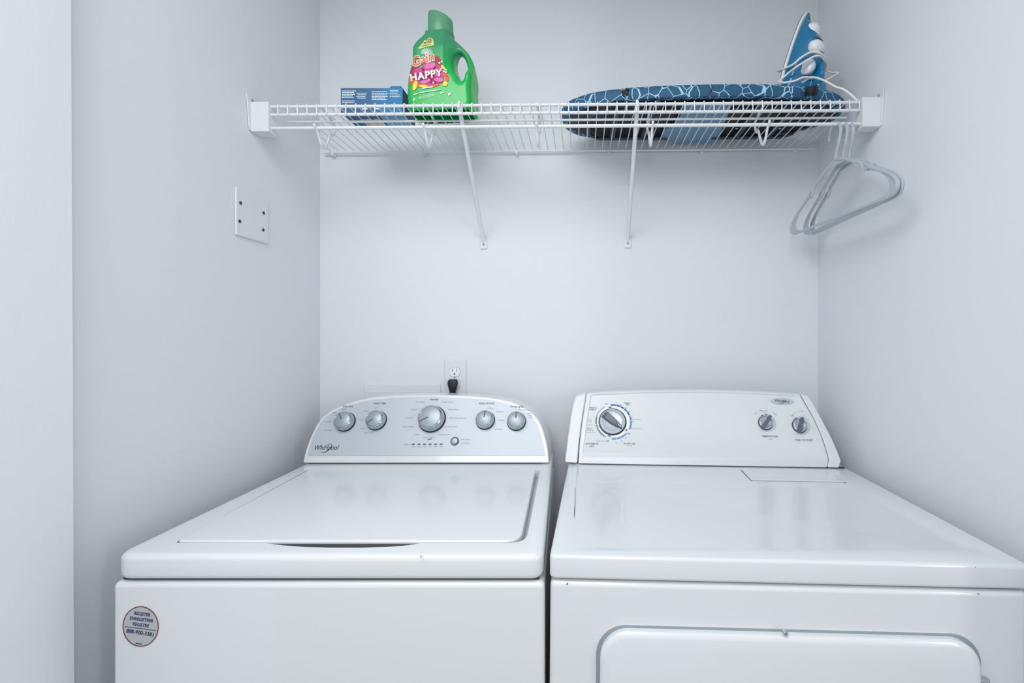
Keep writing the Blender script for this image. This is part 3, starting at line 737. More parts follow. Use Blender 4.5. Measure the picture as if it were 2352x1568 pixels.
deckw = obj('wire_deck', wd, M['wire'], shelf)
def endcap(xw, s):
    """bracket on a side wall; s = +1 on the left wall, -1 on the right"""
    x_in = xw+s*0.046
    mb = MB(); prof = [(xw, YF-0.012), (x_in, YF-0.012), (x_in, YF+0.02), (x_in-s*0.003, YF+0.02), (x_in-s*0.003, YF-0.009), (xw, YF-0.009)]
    mb.loft([[(a, b, ZD-0.066) for a, b in prof], [(a, b, ZD+0.008) for a, b in prof]])
    mb.box(min(xw, x_in), max(xw, x_in), YF-0.012, YF+0.022, ZD-0.067, ZD-0.064)
    e = obj('end_bracket', mb, M['wplastic'], shelf, bevel=0.0012)
    fl = MB(); pts = [(YF-0.026, ZD+0.022), (YF-0.018, ZD+0.022), (YF+0.03, ZD+0.004), (YF+0.03, ZD-0.06), (YF-0.018, ZD-0.066), (YF-0.022, ZD-0.02)]
    fl.loft([[(xw, a, b) for a, b in pts], [(xw+s*0.0025, a, b) for a, b in pts]])
    obj('wall_flange', fl, M['wplastic'], e, bevel=0.0008)
    obj('screw', MB().lathe((xw+s*0.002, YF-0.008, ZD+0.013), (s,0,0), [(0.004,0),(0.0035,0.002),(0.001,0.0022)], 16), M['printlt'], e)
endcap(WL+0.0005, 1); endcap(WR-0.0005, -1)
for X in (-0.314, 0.141):
    top_ = Vector((X, YF-0.002, ZD-0.006)); bot_ = Vector((X-0.004 if X < 0 else X+0.003, WB-0.006, 1.586))
    d = (bot_-top_)
    pts = [top_+Vector((0,-0.004,0.004)), top_, top_+d*0.5, bot_, bot_+Vector((0,0.003,-0.012))]
    br = obj('diagonal_brace', MB().tube(pts, [0.0048,0.0058,0.0058,0.0058,0.005], 12), M['wire'], shelf)
    fx = bot_.x
    obj('foot_plate', MB().box(fx-0.0105, fx+0.0105, WB-0.0045, WB-0.0005, 1.556, 1.592), M['wire'], br, bevel=0.0035)
    obj('screw', MB().lathe((fx, WB-0.0040, 1.570), (0,-1,0), [(0.0035,0),(0.003,0.002),(0.001,0.0022)], 16), M['printlt'], br)
    obj('rail_clip', MB().tube([(X, YF-0.006, ZD-0.008), (X, YF-0.0085, ZD), (X, YF-0.002, ZD+0.0072), (X, YF+0.006, ZD+0.004)], 0.0040, 10), M['wire'], br)
for X in (-0.682, -0.405, -0.117, 0.180, 0.477):
    p = [(X,1.178,ZD+0.009),(X,1.205,ZD+0.008),(X,1.235,ZD+0.001),(X,1.256,ZD-0.010),(X,1.252,ZD-0.028),(X,1.240,ZD-0.041),(X,1.232,ZD-0.0405),(X,1.224,ZD-0.058),
         (X,1.210,ZD-0.084),(X,1.198,ZD-0.092),(X,1.186,ZD-0.084),(X,1.172,ZD-0.062),(X,1.160,ZD-0.052),(X,1.158,ZD-0.047)]
    obj('rod_hook', MB().tube(catmull(p, 4), 0.0033, 10), M['wire'], shelf)
for px in (765, 976, 1187, 1400, 1613, 1828):
    X = (px-CX)*YR/FPX
    cl = MB(); cl.lathe((X, WB-0.001, ZD-0.006), (0,-1,0), [(0.0055,0),(0.0055,0.005),(0.0035,0.010),(0.0035,0.017),(0.005,0.018)], 14)
    cl.box(X-0.003, X+0.003, WB-0.018, WB-0.001, ZD-0.014, ZD-0.006)
    obj('wall_clip', cl, M['wplastic'], shelf)
DZ = lambda X: ZD+0.0068+(X-SX)*TILT     # top of the deck wires at X

# ------------------------------------------------------------------ carton of dryer sheets
bx0, bx1, by0, by1 = -0.643, -0.478, 1.212, 1.302
bz = DZ(-0.56); bh = 0.0655
boxo = thing('carton', 'blue printed carton lying on the wire shelf left of the green bottle', 'box', ((bx0+bx1)/2, (by0+by1)/2, bz))
mb = MB(); yy = [0.0, 0.006, 0.010]
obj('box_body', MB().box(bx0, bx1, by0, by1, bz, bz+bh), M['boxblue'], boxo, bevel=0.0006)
BF = Frame((bx0, by0, bz), (1,0,0), (0,0,1))
BW = bx1-bx0
def rect(mb, F, x0, x1, z0, z1, off): mb.add([F.P(x0,z0,off),F.P(x1,z0,off),F.P(x1,z1,off),F.P(x0,z1,off)], [(0,1,2,3)])
fl_ = MB(); fl_.add([(bx1-0.036, by0, bz+bh-0.001),(bx1-0.001, by0, bz+bh-0.001),(bx1-0.003, by0-0.0012, bz+bh+0.0045),(bx1-0.031, by0-0.0012, bz+bh+0.0045),
                     (bx1-0.036, by0+0.0008, bz+bh-0.001),(bx1-0.001, by0+0.0008, bz+bh-0.001),(bx1-0.003, by0-0.0004, bz+bh+0.0045),(bx1-0.031, by0-0.0004, bz+bh+0.0045)],
                    [(0,1,2,3),(7,6,5,4),(0,4,5,1),(1,5,6,2),(2,6,7,3),(3,7,4,0)])
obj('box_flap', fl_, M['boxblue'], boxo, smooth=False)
tl = MB()
def dashes(mb, F, x0, x1, z, h, off):
    x = x0
    while x < x1-0.001:
        w = random.uniform(0.0025, 0.0075); rect(mb, F, x, min(x+w, x1), z, z+h, off); x += w+0.0008
for k in range(11):
    if k in (5, 8): continue
    dashes(tl, BF, 0.004, 0.004+(0.037 if k else 0.046)*random.uniform(0.75,1.0), bh-0.009-0.0044*k, 0.0018, 0.0006)
for k in range(4): dashes(tl, BF, 0.042+0.003*(k % 2), 0.067+0.003*random.random(), bh-0.0145-0.0044*k, 0.0014, 0.0006)
for k in range(6): dashes(tl, BF, 0.083, 0.083+0.045*random.uniform(0.75,1.0), bh-0.011-0.0042*k, 0.0017, 0.0006)
for k in range(5): dashes(tl, BF, 0.131, 0.131+0.030*random.uniform(0.7,1.0), bh-0.007-0.0042*k, 0.0014, 0.0006)
rect(tl, BF, 0.057, 0.072, 0.0085, 0.0115, 0.0006); rect(tl, BF, 0.092, 0.106, 0.0085, 0.0115, 0.0006)
obj('carton_print', tl, M['whiteprint'], boxo, smooth=False, label='white rows of small print')
sd = MB(); sd.add([(bx1+0.0005,by0+0.001,bz+0.001),(bx1+0.0005,by1-0.001,bz+0.001),(bx1+0.0005,by1-0.001,bz+bh-0.001),(bx1+0.0005,by0+0.001,bz+bh-0.001)], [(0,1,2,3)])
obj('carton_side', sd, M['boxblue2'], boxo, smooth=False)
un = MB(); UZ = bz-0.0004
def urect(mb, x0, x1, y0, y1, o=0): mb.add([(x0,y0,UZ-o),(x1,y0,UZ-o),(x1,y1,UZ-o),(x0,y1,UZ-o)], [(0,1,2,3)])
urect(un, bx0+0.095, bx1-0.004, by0+0.02, by1-0.014); obj('carton_print', un, M['boxlight'], boxo, smooth=False, label='pale blue print underneath')
un = MB(); urect(un, bx0+0.036, bx0+0.090, by0+0.034, by1-0.014); obj('carton_print', un, M['beige'], boxo, smooth=False, label='beige panel underneath')
un = MB(); urect(un, bx0+0.004, bx1-0.002, by1-0.009, by1-0.003, 0.0002); 
for k in range(5): urect(un, bx0+0.045+k*0.011, bx0+0.050+k*0.011, by0+0.036+0.004*(k % 2), by0+0.052, 0.0003)
obj('carton_print', un, M['navyprint'], boxo, smooth=False, label='navy marks underneath')

# ------------------------------------------------------------------ detergent bottle
BS = 0.001163; BCX, BYC = 1018.0, 1.232
bzb = DZ(-0.374)
YAW = math.radians(-5)
BX0 = (BCX-CX)*1.222/FPX
AB = Matrix.Translation((BX0, BYC, bzb)) @ Matrix.Rotation(YAW, 4, 'Z') @ Matrix.Translation((-BX0, -BYC, -bzb))
bottle = thing('detergent_bottle', 'tall green detergent bottle with loop handle standing on the wire shelf', 'detergent bottle', (BX0, BYC, bzb), AB)
PY0 = 768-(bzb-1.28)*FPX/1.20
def bl(px, py): return ((px-BCX)*BS*1.012, (PY0-py)*BS*1.005)
out_ = [(981,64),(980.5,72),(975,80),(967,88),(959,98),(954.5,111),(954.5,128),(952.8,144),(947,166),(943.5,190),(943,217),(944,237),(948,252),(960,258),(990,259),(1030,259),(1070,258.5),(1086,254),(1091.5,240),
        (1091,217),(1090,200),(1091.5,175),(1091.5,158),(1088,138),(1077,115),(1058,93),(1047,84),(1039,78),(1037.5,72),(1037.5,64)]
hole_ = [(1058,123),(1066,131),(1071.5,144),(1074.5,160),(1074,176),(1070.5,187),(1065.5,187),(1059,177),(1052.6,164),(1048,149),(1047,137),(1051,127)]
PO = poly2([bl(*p) for p in out_]); PH = poly2([bl(1060.5+(x-1060.5)*1.12, 157+(y-157)*1.14-3) for x, y in hole_])
def fb(X, Y, Z):
    d2 = np.maximum(sdf_poly(X, Z, PO), -sdf_poly(X, Z, PH))
    zt = np.clip((Z-0.165)/0.06, 0, 1); D = 0.043-0.012*zt
    xr = np.clip((X-0.012)/0.03, 0, 1)*np.clip((Z-0.09)/0.03, 0, 1); D = D-0.024*xr
    r = 0.017
    e = np.abs(Y)-D
    return np.sqrt(np.maximum(d2+r, 0)**2+np.maximum(e+r, 0)**2)-r+np.minimum(np.maximum(d2+r, e+r), 0)
x0_, z1_ = bl(940, 56)
sn = surfnet(fb, (-0.095, -0.048, -0.004), (0.095, 0.048, z1_), 0.0030)
sn.v = [(x+BX0, y+BYC, z+bzb) for x, y, z in sn.v]
bme = make_mesh('bottle_body', sn, M['green'])
bvh = BVHTree.FromPolygons([v.co.copy() for v in bme.vertices], [tuple(p.vertices) for p in bme.polygons])
bbody = obj('bottle_body', bme, M['green'], bottle)
for p in bme.polygons: p.use_smooth = True
sm_ = bbody.modifiers.new('smooth', 'SMOOTH'); sm_.iterations = 4; sm_.factor = 0.5
# cap with a sloping top
ccx, czb = bl(1009.5, 66)
ccx += BX0; capr = 0.0335; cz0 = bzb+czb-0.006; cz1 = bzb+bl(0, 25)[1]
capm = MB(); rings = []
for h_, r_ in ((0,capr*0.97),(0.05,capr),(0.55,capr*0.985),(0.9,capr*0.975),(0.97,capr*0.95),(1.0,capr*0.86)):
    rg_ = []
    for k in range(48):
        t = 2*math.pi*k/48; zz = cz0+(cz1-cz0)*h_ - (0.010*(math.cos(t)*r_/capr) if h_ > 0.5 else 0)*(h_)
        rg_.append((ccx+r_*math.cos(t), BYC+r_*math.sin(t), zz))
    rings.append(rg_)
capm.loft(rings); capo = obj('bottle_cap', capm, M['cap'], bottle)
obj('cap_collar', MB().lathe((ccx, BYC, cz0-0.006), (0,0,1), [(capr*0.93,0),(capr*1.0,0.001),(capr*1.0,0.005),(capr*0.95,0.0065)], 48), M['green'], bottle)
# label print, wrapped onto the bottle
BFr = Frame((BX0, BYC, bzb), (1,0,0), (0,0,1))
def wrap(mb, off):
    out = []
    for v in mb.v:
        h = bvh.ray_cast(Vector((v[0], BYC-0.3, v[2])), Vector((0,1,0)))
        y = h[0].y if h[0] is not None else BYC-0.040
        out.append((v[0], y-0.0004-off, v[2]))
    mb.v = out; return mb
def bpoly(mb, pts, sub=3):
    P = [bl(*p) for p in pts]; cx = sum(p[0] for p in P)/len(P); cz = sum(p[1] for p in P)/len(P); n = len(P); vs = []
    for s in range(sub, 0, -1): vs += [(BX0+cx+(p[0]-cx)*s/sub, 0, bzb+cz+(p[1]-cz)*s/sub) for p in P]
    vs.append((BX0+cx, 0, bzb+cz)); fs = []
    for s in range(sub-1):
        for i in range(n): j = (i+1) % n; fs.append((s*n+i, s*n+j, (s+1)*n+j, (s+1)*n+i))
    for i in range(n): fs.append(((sub-1)*n+i, (sub-1)*n+(i+1) % n, sub*n))
    mb.add(vs, fs)
def ell(cx, cy, rx, ry, tilt=0, n=20):
    t_ = math.radians(tilt); return [(cx+rx*math.cos(a)*math.cos(t_)-ry*math.sin(a)*math.sin(t_), cy+rx*math.cos(a)*math.sin(t_)+ry*math.sin(a)*math.cos(t_)) for a in [2*math.pi*k/n for k in range(n)]]
def btext(mb, s, L, R, h, bold=0.0, shear=0.0, grow=0.0, sp=1.0):
    global CAPH
    if CAPH is None: CAPH = max(v[1] for v in text_geo('H')[0])
    vs, fs = text_geo(s, bold+grow, shear, sp); v0, _ = text_geo(s, bold, shear, sp)
    x0 = min(v[0] for v in v0); x1 = max(v[0] for v in v0)
    a = Vector(bl(*L)); b = Vector(bl(*R)); d = b-a; LL = d.length; d.normalize(); up = Vector((-d.y, d.x)); H = h*BS
    mb.add([(BX0+(a+d*((x-x0)/(x1-x0)*LL)+up*(y/CAPH*H)).x, 0, bzb+(a+d*((x-x0)/(x1-x0)*LL)+up*(y/CAPH*H)).y) for x, y in vs], fs)
def bprint(mb, m, layer, label):
    wrap(mb, 0.00028*layer); obj('label_print', mb, M[m], bbody, smooth=False, label=label)
rays = MB()
for k in range(19):
    a = math.radians(-15-150*k/18); L1 = 13+3*(k % 2)
    c_ = (992, 132); d1 = (math.cos(a), math.sin(a)); w = 0.45
    bpoly(rays, [(c_[0]+d1[0]*4-d1[1]*w*0.4, c_[1]+d1[1]*4+d1[0]*w*0.4),(c_[0]+d1[0]*L1-d1[1]*w, c_[1]+d1[1]*L1+d1[0]*w),(c_[0]+d1[0]*L1+d1[1]*w, c_[1]+d1[1]*L1-d1[0]*w),(c_[0]+d1[0]*4+d1[1]*w*0.4, c_[1]+d1[1]*4-d1[0]*w*0.4)], 1)
bprint(rays, 'whiteprint', 1, 'white sunburst')
m_ = MB(); bpoly(m_, [(972,118),(980,108),(987,98),(993,93),(1000,92),(1005,96),(1008,104),(1009.5,112),(1000,113.5),(988,115.5),(978,118.5)]); bprint(m_, 'lime', 1, 'pale yellow arched flash')
m_ = MB(); btext(m_, '75%', (989,101.5),(1003,100),6,0.02); btext(m_, 'MORE', (985.5,107.5),(1003,105.5),4.4,0.02); bpoly(m_, [(981,112),(1003,109),(1003,110),(981,113.3)],1); bprint(m_, 'printdk', 2, 'black lettering')
m_ = MB()
for e in (ell(962,170,9,16,15), ell(1018,148,8,12,-20), ell(967,156,7,10), ell(1020,190,12,9,10), ell(1024,170,9,11,-30)): bpoly(m_, e)
bprint(m_, 'crimson', 1, 'crimson petals')
m_ = MB()
for e in (ell(958,190,8,7), ell(968,199,9,7,20), ell(1030,172,9,4,40), ell(1039,188,5,7), ell(1034,180,9,3,20), ell(1000,201,22,5), ell(955,180,5,8)): bpoly(m_, e)
bprint(m_, 'orange', 2, 'orange petals')
m_ = MB()
for e in (ell(998,163,17,15), ell(985,185,20,13,10), ell(1012,183,20,15,-20), ell(1000,188,22,13), ell(1018,170,12,13,30), ell(976,172,13,12)): bpoly(m_, e)
bprint(m_, 'magenta', 3, 'magenta blossom')
m_ = MB()
for e in (ell(1000,158,13,6,-10), ell(1016,176,10,6,30), ell(990,192,12,5,-15), ell(1020,190,11,5,10)): bpoly(m_, e)
bprint(m_, 'pink', 4, 'pink petal highlights')
m_ = MB()
for e in (ell(966,200,5,12,15), ell(1035,200,5.5,5.5), ell(985,203,10,3,5), ell(1030,163,3,6,-40)): bpoly(m_, e)
bprint(m_, 'yellow', 5, 'yellow flowers')
m_ = MB()
for e in (ell(1022,153,2.5,2,0,8), ell(1027,150,2,2,0,8), ell(1032,172,2.5,2,0,8), ell(1036,168,2,2,0,8), ell(1037,174,2,2,0,8), ell(952,175,2,3,0,8), ell(1008,196,2,2,0,8)): bpoly(m_, e, 1)
for s, L, R_, h in (('88 FL OZ (2.75 QT) 2.6 L',(976,231),(1011,225),4.6),): btext(m_, s, L, R_, h, 0.0)
bpoly(m_, [(983,206.5),(1007,204),(1007,206.5),(983,209)],1); bpoly(m_, [(977,216.5),(1026,211.5),(1026,213),(977,218)],1); bpoly(m_, [(962,220),(972,218),(972,220),(962,222)],1)
bpoly(m_, [(961.5,230),(966,229),(966,234),(961.5,235)],1); bpoly(m_, [(1024,219),(1031,218),(1031,221),(1024,222)],1); bpoly(m_, [(1042,222),(1047,221),(1047,226),(1042,227)],1)
bprint(m_, 'whiteprint', 5, 'white small print')
m_ = MB(); btext(m_, 'Gain', (962,159),(1011,145.5),21,0.012,0.15,0.045); bprint(m_, 'whiteprint', 6, 'white outline of the name')
m_ = MB(); btext(m_, 'Gain', (962,159),(1011,145.5),21,0.012,0.15); bprint(m_, 'orange', 7, 'orange name lettering')
m_ = MB(); btext(m_, 'HAPPY', (956.5,191.5),(1030.5,182),15.5,0.03,0,0.03,1.12); bprint(m_, 'crimson', 7.5, 'dark outline of the capitals')
m_ = MB(); btext(m_, 'HAPPY', (956.5,191),(1030.5,181.5),15.5,0.03,0,0,1.12); bprint(m_, 'whiteprint', 8.5, 'white bold capitals')

# ------------------------------------------------------------------ ironing board (tabletop, lying with its legs folded under)
bX0, bX1 = -0.058, 0.738
zu = 1.897; zt_ = 1.930
board = thing('ironing_board', 'blue lattice-print tabletop ironing board lying on the wire shelf, legs folded', 'ironing board', ((bX0+bX1)/2, 1.32, zu), AS)
plan = [(-0.058,1.305),(-0.055,1.285),(-0.039,1.258),(-0.002,1.229),(0.038,1.210),(0.106,1.194),(0.185,1.184),(0.296,1.178),(0.41,1.177),(0.52,1.181),(0.584,1.190),(0.651,1.209),(0.700,1.234),(0.732,1.264),(0.740,1.290),
        (0.730,1.330),(0.700,1.366),(0.650,1.404),(0.58,1.432),(0.48,1.446),(0.36,1.449),(0.22,1.448),(0.12,1.444),(0.05,1.434),(-0.01,1.410),(-0.046,1.370),(-0.057,1.335)]
pl_ = catmull([(x, y, 0) for x, y in plan], 5, True); cpl = Vector((0.34, 1.314, 0))
def ins(d, z):
    out = []
    n = len(pl_)
    for i, p in enumerate(pl_):
        t = (pl_[(i+1) % n]-pl_[i-1]).normalized(); nn = Vector((-t.y, t.x, 0)); out.append(Vector((p.x+nn.x*d, p.y+nn.y*d, z)))
    return out
cov = MB().loft([ins(0.020, zu-0.001), ins(0.010, zu-0.0035), ins(0.003, zu-0.002), ins(0.0, zu+0.006), ins(0.0, zu+0.022), ins(0.004, zt_-0.004), ins(0.012, zt_)])
cover = obj('padded_cover', cov, M['cover'], board)
obj('underside', MB().loft([ins(0.019, zu-0.0030), ins(0.019, zu-0.0015)]), M['under'], board)
# drawstring, lock and knot
dsr = ins(0.022, zu-0.0045)
obj('drawstring', MB().tube([dsr[i] for i in range(60, 108)], 0.0016, 6), M['bframe'], cover)
tg = at(1862, 214, 1.176); obj('cord_lock', MB().lathe(tg+Vector((-0.012,0,0)), (1,0,0.1), [(0.006,0),(0.011,0.002),(0.012,0.010),(0.009,0.012),(0.009,0.017),(0.013,0.019),(0.013,0.026),(0.007,0.028)], 20), M['black'], cover)
kn = at(1440, 214, 1.176)
obj('cord_knot', MB().tube(catmull([kn+Vector((-0.012,0,0.004)), kn+Vector((-0.006,-0.003,-0.002)), kn+Vector((0,0,-0.004)), kn+Vector((0.004,-0.003,0.002)), kn+Vector((-0.003,-0.004,0.006)), kn+Vector((-0.010,0,-0.008))], 4), [0.0032+0.0015*math.sin(i) for i in range(21)], 8), M['black'], cover)
kn = at(1634, 210, 1.1765)
obj('cord_tie', MB().tube(catmull([kn+Vector((0.004,0,0.010)), kn+Vector((0.0,-0.002,0.002)), kn+Vector((-0.004,0,-0.004)), kn+Vector((0.002,-0.002,-0.003)), kn+Vector((-0.005,0.001,-0.013))], 4), 0.0014, 6), M['bframe'], cover)
# steel frame rails, leg plates and folded legs
zf = zu-0.006
def bar(name, x0, x1, y0, y1, z0, z1, m, par, bev=0.001): return obj(name, MB().box(x0, x1, y0, y1, z0, z1), M[m], par, bevel=bev)
frm = bar('frame_rail', 0.02, 0.66, 1.200, 1.209, zf-0.004, zf, 'bframe', board)
bar('frame_rail', 0.06, 0.62, 1.412, 1.421, zf-0.004, zf, 'bframe', board)
pp = [(0.268,1.196),(0.395,1.196),(0.425,1.440),(0.288,1.440),(0.276,1.41),(0.243,1.40),(0.240,1.345),(0.262,1.32),(0.272,1.26)]
obj('leg_plate', MB().loft([[(x, y, zf-0.010) for x, y in pp], [(x, y, zf-0.003) for x, y in pp]]), M['legblue'], board, bevel=0.0012, label='pale blue steel plate')
for (xa, xb, ya, yb) in ((0.02, 0.26, 1.225, 1.228), (0.40, 0.64, 1.222, 1.226)):
    lg = obj('folded_leg', MB().tube(catmull([(xa, ya, zf-0.008), (xa+0.01, ya, zf-0.009), (xb, yb, zf-0.009)], 4) if False else [(xb, ya, zf-0.009), (xa+0.03, ya, zf-0.009), (xa, ya+0.03, zf-0.009), (xa, 1.370, zf-0.009), (xa+0.03, 1.400, zf-0.009), (xb, 1.400, zf-0.009)] if xa < 0.3 else
        [(xa, ya, zf-0.009), (xb-0.03, ya, zf-0.009), (xb, ya+0.03, zf-0.009), (xb, 1.370, zf-0.009), (xb-0.03, 1.400, zf-0.009), (xa, 1.400, zf-0.009)], 0.0055, 10), M['bframe'], board)
    for q in (0.3, 0.7):
        xx = xa+(xb-xa)*q
        obj('leg_brace', MB().box(xx-0.008, xx+0.008, 1.225, 1.40, zf-0.012, zf-0.009), M['bframe'], lg, bevel=0.001)
for px in (1510, 1746):
    p_ = at(px, 226, 1.19)
    obj('rubber_foot', MB().lathe((p_.x, 1.197, zf-0.0085), (0,-0.7,0.35), [(0.010,-0.004),(0.0105,0.003),(0.009,0.008),(0.005,0.011)], 20), M['bframe'], board)
for px, py in ((1480,256),(1515,256),(1640,262),(1790,275),(1692,298),(1792,298)):
    Y_ = FPX*(zf-0.012-CAMZ)/(CY-py); p_ = at(px, py, Y_)
    obj('rivet', MB().lathe(p_, (0,0,-1), [(0.004,-0.004),(0.004,0.001),(0.002,0.002)], 12), M['chrome'], board)

# ------------------------------------------------------------------ steam iron standing on its heel on the board
IB = Vector((0.588, 1.325, zt_+(0.6-SX)*TILT))
ia = math.radians(50); lean = math.radians(15)
hn = Vector((math.cos(ia), -math.sin(ia), 0))          # from sole towards handle
wn = Vector((math.sin(ia), math.cos(ia), 0))
ln = (Vector((0,0,1))*math.cos(lean)+hn*math.sin(lean)).normalized()
hn2 = (hn-ln*hn.dot(ln)).normalized()
IM = Matrix(((hn2.x, wn.x, ln.x, IB.x), (hn2.y, wn.y, ln.y, IB.y), (hn2.z, wn.z, ln.z, IB.z+0.0015), (0,0,0,1)))
iron = thing('steam_iron', 'blue and white steam iron standing on its heel on the ironing board', 'iron', (0,0,0), IM)
ROOTINV[iron.name] = Matrix.Identity(4)     # its parts are given in the iron's own axes: h, w, l
LI = 0.253
def hw(l):     # half width of the sole at height l above the heel
    t = np.clip(l/LI, 0, 1); return 0.054*np.sqrt(np.clip(1-t**2.6, 0, 1))*(1-0.25*t)+0.001
def IC(px, py, w=0.0):     # where the line of sight through a pixel meets the plane w = const of the iron
    a_, b_ = imi @ Vector((0,0,CAMZ)), imi @ at(px, py, 1.0); t = (w-a_.y)/(b_.y-a_.y); return a_+(b_-a_)*t
imi = IM.inverted()
rt = [(1892,215),(1893,185),(1893.5,150),(1892,132),(1889,116),(1886,98),(1882,84),(1876,71),(1868,57),(1860,45)]
rp = [IC(*p) for p in rt]
side = [(0.004,0.004)]+[(0.06,0.004), (max(0.09, rp[0].x-0.006), 0.004)]+[(p.x, p.z) for p in rp if p.z < LI-0.006 and p.z > 0.01]+[(0.008, LI-0.001), (0.004, LI-0.004)]
side = poly2(side, 4)
ihole = poly2([(0.060,0.045),(0.062,0.085),(0.058,0.120),(0.066,0.138),(0.082,0.130),(0.092,0.10),(0.096,0.065),(0.090,0.040),(0.074,0.034)], 4)
def fi(H, Wd, L):
    d2 = sdf_poly(H, L, side); hh = np.clip(0.5-sdf_poly(H, L, ihole)/0.008, 0, 1)
    t = np.clip((H-0.022)/0.040, 0, 1); t = t*t*(3-2*t)
    D = hw(L)*(1-t)+np.minimum(0.0250, hw(L))*t-0.001
    D = D*(1-hh)+np.minimum(D, 0.006)*hh
    r = np.minimum(0.012, D*0.8)
    e = np.abs(Wd)-D
    return np.sqrt(np.maximum(d2+r, 0)**2+np.maximum(e+r, 0)**2)-r+np.minimum(np.maximum(d2+r, e+r), 0)
sn = surfnet(fi, (-0.004,-0.062,-0.004), (0.130,0.062,0.272), 0.0028)
ib_ = obj('iron_body', sn, M['iblue'], iron)
for p in ib_.data.polygons: p.use_smooth = True
s2 = ib_.modifiers.new('smooth', 'SMOOTH'); s2.iterations = 5; s2.factor = 0.5
def sole_ring(h, g): 
    ls_ = np.linspace(0, 1, 30)**0.8; ls_ = 1-(1-ls_)**1.5
    R_ = [(h, float(hw(LI*l)*g+0.0), LI*l) for l in ls_]; return R_+[(h, -w, l) for h, w, l in reversed(R_[:-1])]
obj('soleplate', MB().loft([sole_ring(-0.0035,1.02), sole_ring(-0.0005,1.04)]), M['steel'], iron)
obj('base_skirt', MB().loft([sole_ring(-0.0008,1.05), sole_ring(0.0055,1.035)]), M['iwhite'], iron)
def blob(name, c, r, m, par, rot=None, p=2.4):
    mb = MB(); rings = []
    for i in range(1, 12):
        ph = -math.pi/2+math.pi*i/12; ring_ = []
        for k in range(24):
            th = 2*math.pi*k/24; f_ = lambda v: math.copysign(abs(v)**(2/p), v)
            ring_.append((c[0]+r[0]*f_(math.cos(ph))*f_(math.cos(th)), c[1]+r[1]*f_(math.cos(ph))*f_(math.sin(th)), c[2]+r[2]*f_(math.sin(ph))))
        rings.append(ring_)
    mb.loft(rings); return obj(name, mb, M[m], par)
p = IC(1867, 75); blob('water_fill_cap', (p.x-0.002, -0.004, p.z), (0.0215, 0.0235, 0.021), 'iwhite', iron)
p = IC(1875, 114); blob('steam_button', (p.x+0.001, -0.004, p.z), (0.0195, 0.0285, 0.020), 'iwhite', iron)
p = IC(1873, 94); blob('spray_button', (p.x-0.001, -0.002, p.z), (0.019, 0.026, 0.0035), 'graphite', iron)
p = IC(1858, 45); obj('nozzle', MB().lathe((p.x, -0.004, p.z), (0.7,-0.4,0.6), [(0.005,-0.004),(0.004,0.003),(0.002,0.004)], 16), M['darkgreen'], iron)
obj('temperature_dial', MB().lathe((IC(1853,153,-0.03).x,-0.022,IC(1853,153,-0.03).z), (0.1,-1,0), [(0.021,0),(0.021,0.009),(0.0185,0.011),(0.012,0.0107),(0.010,0.0112)], 32), M['silver'], iron)
obj('heel_rest', MB().box(0.0, 0.112, -0.036, 0.036, -0.0010, 0.006), M['iblue2'], iron, bevel=0.003)
# cord wrapped round the iron (points in iron axes)
def W2I(px, py, Y): return imi @ at(px, py, Y)
c1 = [(1868,188,1.30),(1862,179,1.235),(1845,178,1.225),(1825,186,1.225),(1800,190,1.235),(1790,187,1.26),(1806,172,1.255),(1830,153,1.232),(1855,138,1.228),(1872,129,1.218),(1886,130,1.226),(1895,145,1.255),(1889,160,1.34),(1850,165,1.40),(1800,164,1.39),
      (1787,163,1.345),(1797,159,1.28),(1820,149,1.25),(1838,134,1.235),(1855,123,1.232),(1874,119,1.216),(1890,127,1.224),(1898,145,1.255),(1896,160,1.31),(1910,167,1.31),(1927,167,1.30),(1912,176,1.275),(1885,192,1.245),(1872,199,1.235)]
obj('power_cord', MB().tube(catmull([W2I(*p) for p in c1], 6), 0.0028, 8), M['cord'], iron, label='white cord wound round the body')
c2 = [(1842,190,1.24),(1862,178,1.228),(1882,181,1.228),(1900,189,1.225),(1918,199,1.215),(1938,206,1.205),(1958,221,1.195),(1972,236,1.19)]
obj('cord_end', MB().tube(catmull([W2I(*p) for p in c2], 6), 0.0030, 8), M['cord'], iron, label='white cord end trailing to the right bracket')

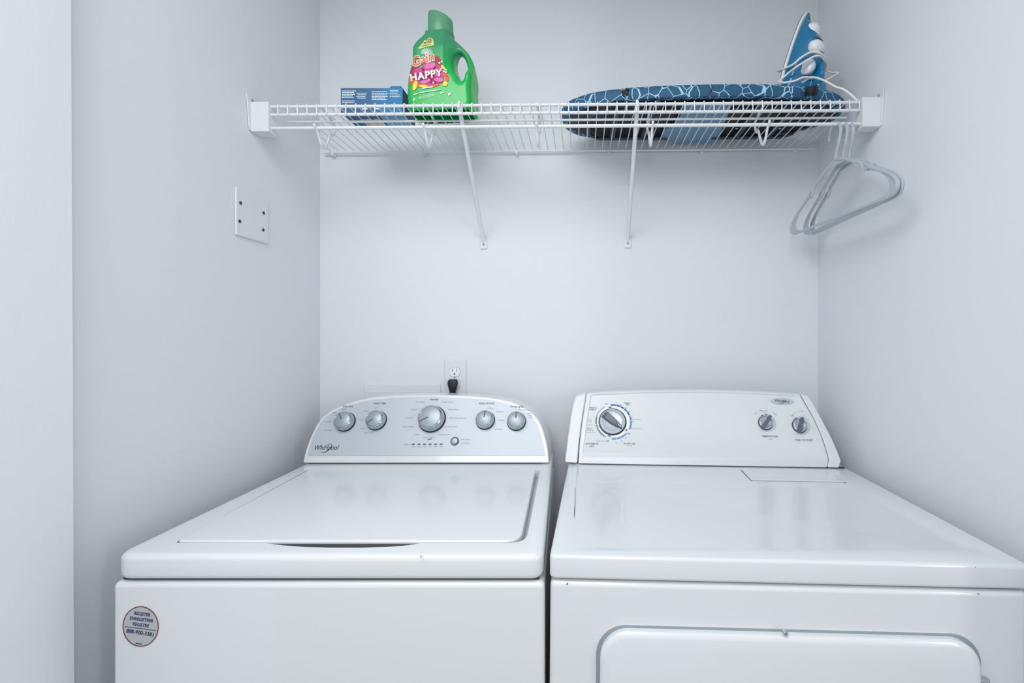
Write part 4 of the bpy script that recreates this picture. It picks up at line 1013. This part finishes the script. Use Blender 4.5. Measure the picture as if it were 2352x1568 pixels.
# ------------------------------------------------------------------ hangers
def hanger_parts(h):
    Y0, Z0 = 0.0, 0.0
    lp_ = [(-0.0,-0.002),(-0.03,-0.012),(-0.07,-0.034),(-0.092,-0.046),(-0.098,-0.058),(-0.108,-0.066),(-0.120,-0.066),(-0.145,-0.080),(-0.175,-0.098),(-0.197,-0.116),(-0.206,-0.132),(-0.200,-0.147),(-0.180,-0.153),(-0.120,-0.153),(0,-0.153)]
    half = catmull([(0, u, v) for u, v in lp_], 4)
    full = half+[Vector((0, -p.y, p.z)) for p in reversed(half[:-1])]
    obj('hanger_frame', MB().tube(full, 0.0039, 8), M['hanger'], h)
    hk = [(0,0,-0.004),(0,-0.004,0.016),(0,-0.013,0.036),(0,-0.0195,0.056),(0,-0.0195,0.074),(0,-0.010,0.088),(0,0.003,0.0925),(0,0.017,0.085),(0,0.025,0.069),(0,0.026,0.054)]
    obj('hook', MB().tube(catmull(hk, 4), [0.0041]*20+[0.0036]*17, 8), M['hanger'], h)
    for s in (-1, 1):
        web = MB()
        o_ = [(-0.150,-0.083),(-0.175,-0.098),(-0.197,-0.116),(-0.206,-0.132),(-0.200,-0.147),(-0.180,-0.153),(-0.150,-0.153)]
        i_ = [(-0.150,-0.085),(-0.166,-0.100),(-0.178,-0.115),(-0.183,-0.128),(-0.180,-0.139),(-0.168,-0.147),(-0.150,-0.151)]
        for e in (-1, 1):
            pass
        vs = []
        for (a_, b_), (c_, d_) in zip(o_, i_):
            for e in (-0.0009, 0.0009): vs += [(e, s*a_, b_), (e, s*c_, d_)]
        fs = []
        for k in range(len(o_)-1):
            A_ = 4*k; B_ = 4*(k+1); fs += [(A_, A_+1, B_+1, B_), (A_+2, B_+2, B_+3, A_+3), (A_+1, A_+3, B_+3, B_+1)]
        web.add(vs, fs); obj('web', web, M['hanger'], h)
    web = MB()        # gusset under the neck
    g_ = [(0,-0.045,-0.020),(0,-0.010,-0.004),(0,0.010,-0.004),(0,0.045,-0.020),(0,0.0,-0.018)]
    web.loft([[(-0.0009, p[1], p[2]) for p in g_], [(0.0009, p[1], p[2]) for p in g_]])
    obj('neck_gusset', web, M['hanger'], h)
    for s in (-1, 1):
        obj('strap_notch', MB().tube([(0, s*0.126, -0.069), (0, s*0.116, -0.060), (0, s*0.107, -0.052)], [0.0030,0.0028,0.0018], 8), M['hanger'], h)
hl = ['grey plastic hanger on the rod, leftmost of the three', 'grey plastic hanger on the rod, middle of the three', 'grey plastic hanger on the rod, nearest the right wall']
hpos = [(0.655, 1.176, 5.5), (0.674, 1.177, -0.5), (0.690, 1.178, -1.5)]
h0 = None
for i, (hx, hy, rz) in enumerate(hpos):
    if h0 is None:
        h0 = thing('clothes_hanger', hl[0], 'clothes hanger', (0,0,0), None, 'clothes hangers on the shelf rod'); hanger_parts(h0); r = h0
    else:
        r = h0.copy(); COL.objects.link(r)
        for ch in list(h0.children):
            c_ = ch.copy(); COL.objects.link(c_); c_.parent = r
    r['label'] = hl[i]; r.location = (hx, hy, 1.7345); r.rotation_euler = (0, 0, math.radians(rz))
